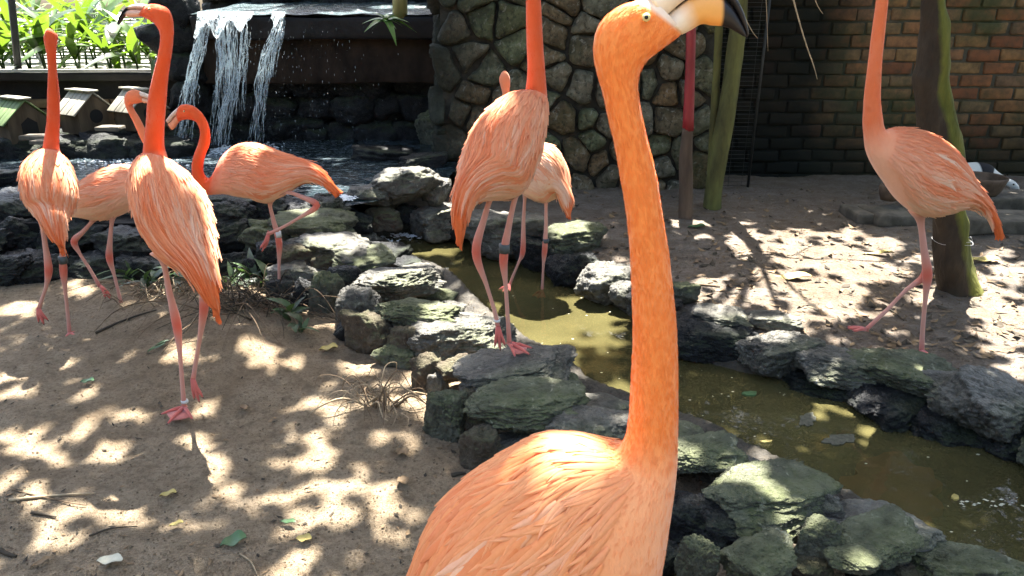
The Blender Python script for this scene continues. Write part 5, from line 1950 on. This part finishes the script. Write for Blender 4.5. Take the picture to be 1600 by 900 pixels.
for a in [(1230, 436, .24, .06, M['leaf_yellow'], 'long pale curled leaf on sunlit earth left of the right bird', 1.55),
          (1368, 399, .2, .055, M['leaf_yellow'], 'yellow brown leaf on the earth just behind the right bird', 1.5),
          (1536, 409, .16, .06, M['leaf_yellow'], 'yellowish leaf lying right of the mossy tree foot', 1.3),
          (1190, 263, .22, .11, M['leaf_green'], 'wide green leaf on the dark earth near the brick wall', 1.6),
          (1088, 357, .11, .05, M['leaf_green'], 'bright green leaf at the foot of the red pole', 1.4),
          (137, 601, .055, .032, M['leaf_green'], 'small oval green leaf alone on the left sand', 1.6),
          (263, 779, .05, .03, M['leaf_yellow'], 'curled yellowish leaf on the sand below the big left bird', 1.8),
          (475, 848, .046, .028, M['leaf_yellow'], 'clear yellow oval leaf near the bottom edge', 1.5),
          (365, 852, .07, .05, M['leaf_green'], 'crumpled green leaf with a stalk near the bottom edge', 2.0),
          (172, 882, .075, .035, M['leaf_pale'], 'whitish crumpled leaf at the bottom left', 1.5),
          (65, 886, .05, .02, M['leaf_dry'], 'reddish brown leaf scrap at the bottom left corner', 2.3),
          (276, 826, .04, .02, M['leaf_yellow'], 'tiny orange leaf scrap left of the green crumpled leaf', 1.9),
          (380, 642, .05, .03, M['leaf_dry'], 'dark curled leaf right of the big left bird', 0.8),
          (630, 757, .05, .04, M['leaf_dry'], 'dark crumpled leaf on the sunlit sand before the bank', 0.5),
          (513, 549, .08, .05, M['leaf_yellow'], 'broad yellow leaf at the foot of the bank rocks', 1.7),
          (450, 822, .05, .02, M['leaf_green'], 'small dark green leaf on shaded sand near the yellow leaf', 1.4),
          (628, 712, .05, .04, M['leaf_dry'], 'pale edged dead leaf below the dry root tuft', 1.2),
          (1590, 640, .045, .03, M['leaf_yellow'], 'yellow leaf caught on the mossy rocks at the right edge', .6),
          (248, 545, .11, .025, M['leaf_green'], 'slender grey green leaf stuck in the sand behind the big left bird', 2.6)]:
    flat_leaf(*a)


def twig(ptsx, r, mat, lab, name='twig', lift=.006):
    P_ = [on_ground(a, b) + Vector((0, 0, lift)) for a, b in ptsx]
    P_, u = smooth_path(P_, 4)
    q = MB()
    q.tube(P_, list(np.linspace(r, r * .5, len(P_))), 7)
    return tag(q.build(name, mat), lab, 'twig')


twig([(15, 784), (60, 779), (110, 775), (150, 773)], .0055, M['straw'], 'long straight pale twig lying on the bottom left sand')
twig([(20, 768), (60, 777), (100, 786), (135, 792)], .003, M['twig'], 'thin grey twig crossing the pale one')
twig([(50, 803), (70, 806), (88, 810)], .006, M['twig_dark'], 'short dark stick below the crossed twigs')
twig([(0, 862), (12, 868), (26, 872)], .008, M['twig_dark'], 'thick brown stick at the left edge of the sand')
twig([(140, 840), (175, 828), (215, 825)], .003, M['twig_dark'], 'fine dark twig across a patch of sun')
twig([(150, 522), (180, 508), (215, 495), (245, 486)], .006, M['twig_dark'], 'dark root like twig behind the big left bird')
twig([(375, 868), (392, 880), (402, 900)], .003, M['straw'], 'pale leaf stalk running to the bottom edge')
twig([(706, 745), (718, 742), (728, 741)], .008, M['twig_dark'], 'short black stick at the foot of the bank rocks')
twig([(1080, 446), (1100, 447), (1125, 449)], .006, M['twig'], 'brown stick on the earth right of the orange neck')
twig([(1390, 485), (1402, 494), (1412, 503)], .004, M['twig_dark'], 'curved twig between the legs of the right bird')


def tuft(name, lab, cat, cx, cy, n, Lr, mats, spread, seed, h=(.02, .12), flat=0.35):
    b = on_ground(cx, cy)
    root = empty(name, b, lab, cat)
    g = random.Random(seed)
    for mi, mt in enumerate(mats):
        big, small = [], MB()
        for k in range(n):
            a = g.uniform(0, 6.283)
            L = g.uniform(*Lr)
            st = Vector((g.gauss(0, spread * .4), g.gauss(0, spread * .25), 0))
            d = Vector((math.cos(a), math.sin(a) * .8, 0))
            z1 = g.uniform(*h)
            def gp(v):
                return v + Vector((0, 0, gz(b.x + v.x, b.y + v.y) - b.z))
            P_, u = smooth_path([gp(st) + Vector((0, 0, .004)), gp(st + d * L * .4) + Vector((0, 0, z1)), gp(st + d * L * .75) + Vector((g.uniform(-.02, .02), 0, z1 * g.uniform(.3, 1.2))), gp(st + d * L) + Vector((0, 0, .004 + z1 * g.uniform(0, flat)))], 4)
            r = g.uniform(.001, .0032)
            if k < 10:
                q = MB()
                q.tube(P_, list(np.linspace(r * 1.5, r * .5, len(P_))), 6)
                q.build('twig', mt, root)
            else:
                small.tube(P_, list(np.linspace(r, r * .4, len(P_))), 5)
        if small.v:
            o = small.build('fine_twigs', mt, root)
            o['kind'] = 'stuff'
    return root


tuft('brushwood_pile', 'dark pile of dry palm fronds and twigs against the bank between two birds', 'brushwood', 385, 478, 60, (.15, .55), [M['twig_dark'], M['twig']], .3, 5, (.02, .15))
tuft('root_tuft', 'brown dry root tuft with long bent stalks on the sunlit sand', 'root tuft', 590, 632, 20, (.07, .26), [M['twig'], M['straw']], .16, 6, (.02, .12))
tuft('brushwood_pile', 'small scatter of dry stalks at the wall foot behind the big left bird', 'brushwood', 250, 462, 26, (.12, .4), [M['twig'], M['straw']], .22, 8, (.02, .08))
for px, py, n, L, lab, sd in [(235, 448, 12, .16, 'low dark green weed at the wall foot left of the big bird', 1), (205, 440, 10, .14, 'low weed behind the feet of the pale walking bird', 2), (275, 440, 12, .17, 'weed with long blades showing between the legs of the big left bird', 3),
                              (395, 442, 10, .15, 'broad leaved weed left of the standing leg by the bank', 4), (415, 452, 9, .12, 'small green weed at the foot of the one legged bird', 5), (360, 452, 9, .14, 'thin grey green weed rising from the brushwood', 6),
                              (455, 500, 9, .10, 'low green weed in front of the one legged bird', 7), (470, 520, 7, .08, 'tiny weed by the bank rocks below the brushwood', 8), (15, 395, 10, .14, 'pale weed at the left edge below the pool wall', 9)]:
    b = on_ground(px, py)
    leafy('weed', b, lab, 'weed', n, L, .035, M['leaf_weed'], seed=sd + 40, stem=.05)

# fine litter: leaf scraps, crumbs, pebbles
def scatter(name, lab, n, region, size, mats, leafy_=True, seed=1):
    g = random.Random(seed)
    for mi, mt in enumerate(mats):
        q = MB()
        X, Y_ = [], []
        while len(X) < n // len(mats):
            px, py = g.uniform(region[0], region[2]), g.uniform(region[1], region[3])
            p = PZ(px, py, region[4])
            X.append(p.x)
            Y_.append(p.y)
        e, s, wz = stream_info(np.array(X), np.array(Y_))
        Z = ground_z(np.array(X), np.array(Y_))
        for x, y, z, ee in zip(X, Y_, Z, e):
            if ee < 0.05 or y > 5.5:
                continue
            L = g.uniform(*size)
            a = g.uniform(0, 6.28)
            ca, sa = math.cos(a), math.sin(a)
            if leafy_:
                w = L * g.uniform(.25, .6)
                c1, c2 = g.uniform(0, .4) * L, g.uniform(0, .3) * L
                loc = [(-L / 2, 0, c1), (-L * .1, -w / 2, .002), (L / 2, 0, c2), (0, w / 2, .003), (0, 0, .004)]
                f = [(0, 1, 4), (1, 2, 4), (2, 3, 4), (3, 0, 4)]
            else:
                w = L * g.uniform(.6, 1)
                hgt = L * g.uniform(.35, .6)
                loc = [(-L / 2, 0, 0), (0, -w / 2, 0), (L / 2, 0, 0), (0, w / 2, 0), (L * .1, 0, hgt)]
                f = [(0, 1, 4), (1, 2, 4), (2, 3, 4), (3, 0, 4)]
            q.add([(x + u * ca - v * sa, y + u * sa + v * ca, z + w_ + .001) for u, v, w_ in loc], f)
        o = q.build(name, mt, None, smooth=False)
        tag(o, lab, kind='stuff')


M['crumb'] = m_plain('earth_crumb', (0.25, 0.19, 0.12), .95, 20, .4)
M['crumb_dark'] = m_plain('dark_earth_crumb', (0.16, 0.115, 0.072), .95, 20, .4)
scatter('leaf_litter', 'fine dead leaf litter on the right bank earth', 1500, (900, 285, 1640, 560, .09), (.02, .075), [M['leaf_dry'], M['twig_dark'], M['twig']], True, 3)
scatter('leaf_litter', 'sparse dead leaf scraps on the left sand', 500, (-50, 400, 760, 930, 0.0), (.006, .028), [M['leaf_dry'], M['twig_dark']], True, 4)
scatter('pebbles', 'grains and crumbs of earth on the left sand', 4200, (-50, 420, 800, 960, 0.0), (.003, .011), [M['crumb'], M['crumb_dark']], False, 5)
scatter('pebbles', 'grains and crumbs of earth on the right bank', 1800, (950, 300, 1640, 600, .09), (.004, .014), [M['crumb'], M['crumb_dark']], False, 6)

# things in the water
def patch(px, py, rx, ry, z, n, seed, mat, name, lab, cat, th=.006):
    g = random.Random(seed)
    c = PZ(px, py, z)
    vs = []
    for k in range(n):
        a = 2 * math.pi * k / n
        r = 1 + .16 * math.sin(2 * a + seed) + .12 * math.sin(5 * a + seed * 2) + .09 * math.sin(9 * a + 3 * seed) + g.uniform(-.05, .05)
        vs.append(PZ(px + rx * r * math.cos(a), py + ry * r * math.sin(a), z))
    v2 = [v - Vector((0, 0, th)) for v in vs]
    f = [tuple(reversed(range(n)))] + [tuple(range(n, 2 * n))] + [(k, (k + 1) % n, n + (k + 1) % n, n + k) for k in range(n)]
    me = mesh(name, [v - c for v in vs + v2], f, mat, False)
    bm = bmesh.new()
    bm.from_mesh(me)
    bmesh.ops.recalc_face_normals(bm, faces=bm.faces)
    bm.to_mesh(me)
    bm.free()
    return tag(link(name, me, None, c), lab, cat)


M['scum'] = m_plain('grey_scum', (0.085, 0.085, 0.06), .6, 60, .7)
M['redmud'] = m_plain('reddish_stone', (0.22, 0.09, 0.04), .8, 8, .3)
patch(1312, 686, 24, 8, -.026, 44, 3, M['scum'], 'scum_patch', 'larger grey scum patch floating on the murky water', 'scum patch')
patch(1262, 655, 14, 9, -.026, 44, 4, M['scum'], 'scum_patch', 'smaller grey scum patch nearer the right bank', 'scum patch')
patch(1395, 762, 84, 44, -.0325, 48, 5, M['redmud'], 'sunken_slab', 'reddish brown slab sunk just under the murky water', 'sunken slab', .03)
patch(1493, 776, 6, 4, -.024, 10, 6, M['leaf_yellow'], 'floating_leaf', 'tiny yellow leaf floating beside the reddish sunken slab', 'leaf')
patch(1560, 868, 10, 4, -.024, 12, 7, M['leaf_pale'], 'floating_feather', 'small pale feather floating at the right bottom corner', 'feather')
patch(1172, 614, 10, 4, -.024, 12, 8, M['leaf_green'], 'floating_leaf', 'small green leaf floating below the right bank', 'leaf')
patch(1197, 689, 9, 2, -.024, 10, 9, M['leaf_yellow'], 'floating_leaf', 'narrow yellow leaf floating beside the near mossy rock', 'leaf')
q = MB()
g = random.Random(9)
for k in range(95):
    if k < 36:
        p = PZ(1500 + g.uniform(0, 110), 778 + g.gauss(8, 5), -.028)
    else:
        s = g.uniform(.12, .95) * (len(stC) - 4)
        i = int(s)
        p = stL[i].lerp(stL[i + 1], s - i).lerp(stR[i].lerp(stR[i + 1], s - i), g.uniform(.1, .9))
    r = g.uniform(.002, .008)
    q.add([p + Vector((-r, 0, .002)), p + Vector((0, -r * .5, .002)), p + Vector((r, 0, .002)), p + Vector((0, r * .5, .0025))], [(0, 1, 2, 3)])
o = q.build('floating_specks', M['leaf_pale'], None, smooth=False)
tag(o, 'pale specks drifting on the stream', kind='stuff')

# ------------------------------------------------------------------ canopy that shades the enclosure
for (x, y, lab) in [(-4.6, 4.4, 'tall shade tree beyond the left edge'), (-1.9, 8.6, 'shade tree behind the waterfall ridge'), (0.7, 8.2, 'shade tree behind the rubble stone wall'), (4.2, 7.6, 'shade tree behind the old brick wall'), (5.4, 3.4, 'shade tree beyond the right edge')]:
    t_ = empty('tree', (x, y, 0), lab, 'tree')
    q = MB()
    q.tube([(x, y, -.1), (x + .05, y, 1.2), (x - .04, y + .05, 2.6), (x, y, 5.2)], [.16, .13, .11, .07], 12)
    q.build('trunk', M['bark'], t_, origin=t_.location)
    CROWN.append((t_, Vector((x, y, 5.0))))

for (x, y, rx_, lab) in [(-3.4, -5.0, 2.4, 'unseen leafy tree added behind the viewer to the left to cut sky light'), (0.4, -6.0, 2.6, 'unseen leafy tree added straight behind the viewer to cut sky light'), (4.0, -5.0, 2.4, 'unseen leafy tree added behind the viewer to the right to cut sky light'),
                    (-7.2, -1.5, 2.4, 'unseen leafy tree added at the left side behind the viewer to cut sky light'), (7.4, -1.5, 2.4, 'unseen leafy tree added at the right side behind the viewer to cut sky light'), (-8.0, 3.4, 2.2, 'unseen leafy tree added far beyond the left edge to cut sky light'), (8.4, 3.4, 2.2, 'unseen leafy tree added far beyond the right edge to cut sky light')]:  # unseen trees added to block low sky light and deepen contrast
    t_ = empty('tree', (x, y, 0), lab, 'tree')
    q = MB()
    q.tube([(x, y, -.1), (x + .05, y, 1.2), (x - .04, y, 2.6), (x, y, 4.0)], [.16, .13, .11, .05], 10)
    q.build('trunk', M['bark'], t_, origin=t_.location)
    n = 3600
    dv = rng.normal(size=(n, 3))
    dv /= np.linalg.norm(dv, axis=1)[:, None]
    c = dv * (rng.uniform(.45, 1, n) ** .5)[:, None] * np.array([rx_, 1.3, 2.4]) + np.array([0, 0, 2.5])
    c[:, 2] = np.maximum(c[:, 2], 0.15)
    a_ = rng.normal(size=(n, 3))
    a_ /= np.linalg.norm(a_, axis=1)[:, None]
    b_2 = np.cross(a_, rng.normal(size=(n, 3)))
    b_2 /= np.linalg.norm(b_2, axis=1)[:, None]
    L = rng.uniform(.10, .2, n)[:, None]
    V = np.stack([c - a_ * L, c - b_2 * L * .45, c + a_ * L, c + b_2 * L * .45], 1).reshape(-1, 3)
    me = mesh('crown', V, [(4 * i, 4 * i + 1, 4 * i + 2, 4 * i + 3) for i in range(n)], M['leaf_canopy'], False)
    link('crown', me, t_)

# openings in the crowns: (photo x, y, half width, half height)
SPOTS = [(40, 702, 44, 20), (85, 722, 30, 12), (10, 760, 40, 14), (15, 600, 16, 8), (12, 625, 14, 7), (30, 494, 30, 6), (5, 395, 22, 10), (120, 810, 60, 9), (170, 795, 50, 12), (190, 812, 30, 9), (80, 830, 50, 8), (95, 862, 25, 6), (60, 850, 20, 8),
         (205, 757, 20, 16), (165, 712, 26, 8), (310, 690, 14, 14), (345, 730, 24, 10), (325, 720, 16, 7), (235, 822, 22, 6), (345, 765, 16, 8), (395, 795, 18, 14), (290, 820, 14, 6), (350, 808, 10, 5), (125, 465, 26, 9), (250, 482, 18, 8), (290, 570, 16, 9), (395, 567, 22, 9), (560, 575, 26, 7), (578, 565, 14, 14),
         (640, 628, 30, 26), (655, 650, 16, 20), (610, 610, 20, 7), (510, 640, 22, 10), (470, 690, 32, 14), (500, 730, 24, 24), (465, 772, 44, 10), (515, 770, 40, 9), (560, 765, 16, 22), (585, 800, 22, 22), (610, 765, 30, 10), (625, 790, 14, 10), (560, 812, 26, 12), (585, 695, 18, 12), (520, 660, 24, 8), (455, 830, 26, 9), (620, 835, 20, 12), (530, 820, 20, 8), (475, 875, 26, 8), (430, 790, 16, 18), (520, 790, 12, 7), (680, 805, 18, 8),
         # rocks of the left bank
         (725, 512, 62, 20), (770, 530, 40, 22), (690, 500, 30, 12), (640, 430, 42, 14), (575, 440, 20, 10), (520, 375, 44, 7), (470, 425, 20, 6), (555, 455, 20, 10), (690, 470, 20, 8), (710, 590, 8, 10),
         # water
         (850, 510, 60, 18), (900, 490, 40, 12), (830, 535, 40, 12), (940, 520, 30, 10), (800, 490, 40, 12), (650, 388, 36, 8), (690, 380, 30, 7), (930, 470, 16, 6), (1000, 600, 24, 8),
         # right bank
         (1300, 395, 74, 15), (1240, 375, 60, 12), (1350, 415, 66, 12), (1270, 418, 74, 9), (1190, 395, 36, 12), (1170, 365, 24, 10), (1400, 385, 30, 8), (1320, 370, 28, 6), (1130, 345, 14, 6), (1095, 330, 14, 6), (1010, 333, 12, 7), (950, 335, 40, 6), (1060, 352, 10, 5), (1100, 370, 10, 3), (1055, 330, 10, 6), (1150, 380, 8, 9),
         (1270, 465, 70, 5), (1230, 452, 60, 4), (1300, 480, 60, 6), (1200, 470, 70, 4), (1330, 470, 34, 10), (1250, 490, 60, 6), (1150, 455, 36, 3), (1110, 445, 30, 3), (1180, 480, 30, 4), (1310, 500, 50, 6), (1240, 510, 26, 6), (1350, 490, 40, 8), (1120, 465, 30, 5),
         (1555, 470, 50, 14), (1590, 440, 40, 10), (1520, 495, 22, 9), (1600, 500, 40, 14), (1575, 545, 40, 12), (1540, 480, 30, 10), (1600, 420, 40, 8), (1560, 400, 30, 6), (1545, 520, 16, 6), (1600, 580, 26, 20), (1440, 410, 30, 8), (1500, 430, 20, 6),
         (950, 420, 34, 10), (970, 442, 16, 6), (905, 372, 30, 5), (1210, 522, 26, 8), (1240, 545, 12, 5), (800, 345, 24, 8), (660, 345, 26, 10), (620, 266, 40, 4), (560, 296, 24, 4), (530, 308, 26, 5), (600, 376, 26, 5), (340, 238, 60, 6), (160, 240, 80, 8), (240, 248, 40, 5)]
SPOTS += [(1300, 400, 120, 26), (1240, 380, 60, 16), (1360, 425, 60, 16), (1500, 470, 60, 20), (1585, 500, 60, 40), (1560, 440, 60, 20), (1280, 455, 90, 12), (860, 510, 80, 22), (930, 500, 50, 20), (800, 480, 40, 14), (870, 545, 50, 14), (900, 600, 30, 10), (650, 385, 50, 10),
          (735, 515, 70, 30), (640, 432, 50, 16), (640, 630, 40, 34), (1120, 345, 40, 8), (1000, 335, 60, 8), (960, 430, 40, 20), (1200, 440, 60, 8), (1150, 480, 60, 6), (1140, 500, 30, 6)]
SPOTS = np.array(SPOTS, float)
SPOT3 = []          # sun reaching things above the ground: px, py, Y, radius in metres
for px, py, Y, r in [(300, 300, 2.38, .06), (316, 345, 2.36, .055), (325, 400, 2.3, .05), (262, 330, 2.3, .035), (290, 262, 2.42, .03), (870, 250, 3.72, .12), (882, 300, 3.7, .12), (850, 235, 3.75, .12), (858, 262, 3.74, .06), (890, 330, 3.64, .05),
                     (848, 700, .87, .012), (942, 713, .87, -.008), (1020, 0, .87, .012), (1032, 300, .87, -.01), (1480, 228, 2.66, .04), (1500, 260, 2.66, .035), (770, 170, 2.5, .04), (88, 290, 3.02, .04), (190, 265, 3.34, .035), (400, 228, 3.41, .04), (360, 238, 3.41, .025), (220, 145, 6.0, .1), (130, 165, 5.95, .12), (40, 160, 5.8, .12), (130, 190, 5.9, .08), (330, 12, 6.2, .1), (420, 14, 6.3, .12), (520, 10, 6.3, .1), (345, 45, 6.0, .1), (430, 45, 6.0, .07), (620, 10, 6.2, .05)]:
    p = PY(px, py, Y)
    q = p - SUNV * (p.z / SUNV.z)
    SPOT3.append((q.x, q.y, r))
for px, py, z, r in [(700, 500, .18, .10), (735, 515, .18, .10), (775, 532, .17, .10), (690, 486, .18, .05), (612, 428, .22, .09), (650, 440, .2, .07), (570, 440, .18, .05), (515, 378, .25, .10), (470, 430, .2, .04), (945, 422, .13, .09), (972, 442, .1, .06),
                     (1212, 528, .1, .07), (1238, 498, .13, .05), (1110, 490, .13, .03), (890, 366, .18, .08), (622, 262, .44, .05), (600, 300, .36, .05), (690, 340, .18, .09), (790, 342, .18, .07), (840, 350, .15, .05), (685, 602, .1, .03), (712, 560, .14, .04), (1050, 690, .15, .02), (1145, 740, .15, .03)]:
    p = PZ(px, py, z)
    q = p - SUNV * (p.z / SUNV.z)
    SPOT3.append((q.x, q.y, r))
SPOT3 = np.array(SPOT3)


def lit(x, y):
    """True where the crowns leave an opening for the sun"""
    z = np.where(x * 1.0 + 0.72 * y > 3.0, RIGHTZ, 0.0)
    dz = CAMZ - z
    d = y * CP + dz * SP
    v = y * SP - dz * CP
    u_, v_ = 800 + F * x / np.maximum(d, .05), 450 - F * v / np.maximum(d, .05)
    P3 = np.stack([x * 9, y * 9, np.zeros_like(x)], 1)
    wob = 1 + 0.55 * fbm(P3, 3)
    q = np.full(len(x), 9.0)
    fine = fbm(P3 * 2.6 + 7, 3)
    rnd = rng.random(len(x))
    for a, b, rx, ry in SPOTS:
        q = np.minimum(q, ((u_ - a) / (rx * 1.08 + 7)) ** 2 + ((v_ - b) / (ry * 1.1 + 4.5)) ** 2)
    pr = np.clip(1.25 + 0.45 * (wob - 1) + 0.55 * fine - q * 0.85, 0, 1)
    out = rnd < pr * pr * (3 - 2 * pr) * 1.05 + 0.05
    for a, b, r in SPOT3:
        out |= ((x - a) ** 2 + (y - b) ** 2) < (r + .055) ** 2 * (0.7 + 0.3 * wob)
    # natural pinholes
    out |= (fbm(P3 * 1.25 + 31, 3) > 0.58) & (y > 1.2) & (y < 3.6)
    return out


STEP = 0.042
X, Y = np.meshgrid(np.arange(-5.0, 5.4, STEP), np.arange(-0.9, 7.2, STEP))
X = X.ravel() + rng.uniform(-.5, .5, X.size) * STEP
Y = Y.ravel() + rng.uniform(-.5, .5, Y.size) * STEP
keep = ~lit(X, Y) & ~((X < -1.9) & (Y > 5.35))
X, Y = X[keep], Y[keep]
h = np.where(X > 0.9, rng.uniform(2.9, 5.2, len(X)), rng.uniform(4.0, 7.5, len(X)))
LX = X + SUNV.x / SUNV.z * h
LY = Y + SUNV.y / SUNV.z * h
tops = np.array([c[1][:2] for c in CROWN])
own = np.argmin((LX[:, None] - tops[None, :, 0]) ** 2 + (LY[:, None] - tops[None, :, 1]) ** 2, 1)
# leaf: six sided blade facing roughly to the sun
sv = np.array(SUNV)
e1 = np.array([1.0, 0, 0])
e1 -= sv * (e1 @ sv)
e1 /= np.linalg.norm(e1)
e2 = np.cross(sv, e1)
for k, (root, top) in enumerate(CROWN):
    m = np.where(own == k)[0]
    if not len(m):
        continue
    c = np.stack([LX[m], LY[m], h[m]], 1)
    a = rng.uniform(0, 2 * math.pi, len(m))
    L = rng.uniform(.042, .068, len(m))
    W_ = L * rng.uniform(.55, .8, len(m))
    ux = (np.cos(a)[:, None] * e1 + np.sin(a)[:, None] * e2) + sv * rng.uniform(-.5, .5, len(m))[:, None]
    uy = (-np.sin(a)[:, None] * e1 + np.cos(a)[:, None] * e2) + sv * rng.uniform(-.5, .5, len(m))[:, None]
    ux, uy = ux * L[:, None], uy * W_[:, None]
    V = np.stack([c - ux, c - ux * .3 - uy, c + ux * .5 - uy * .8, c + ux * 1.15, c + ux * .5 + uy * .8, c - ux * .3 + uy], 1)
    V -= np.array(root.location)
    n = len(m)
    me = bpy.data.meshes.new('crown')
    me.vertices.add(n * 6)
    me.vertices.foreach_set('co', V.reshape(-1))
    me.loops.add(n * 6)
    me.loops.foreach_set('vertex_index', np.arange(n * 6))
    me.polygons.add(n)
    me.polygons.foreach_set('loop_start', np.arange(n) * 6)
    me.update()
    me.validate()
    me.materials.append(M['leaf_canopy'])
    link('crown', me, root)
    # limbs reaching into the crown
    q = MB()
    g = random.Random(k)
    for _ in range(9):
        e = c[g.randrange(n)]
        e = Vector(e)
        mid = top.lerp(e, .5) + Vector((g.uniform(-.2, .2), g.uniform(-.2, .2), .15))
        q.tube([top - Vector((0, 0, .1)), mid, e], [.02, .007, .003], 6)
    q.build('limbs', M['bark'], root, origin=root.location)
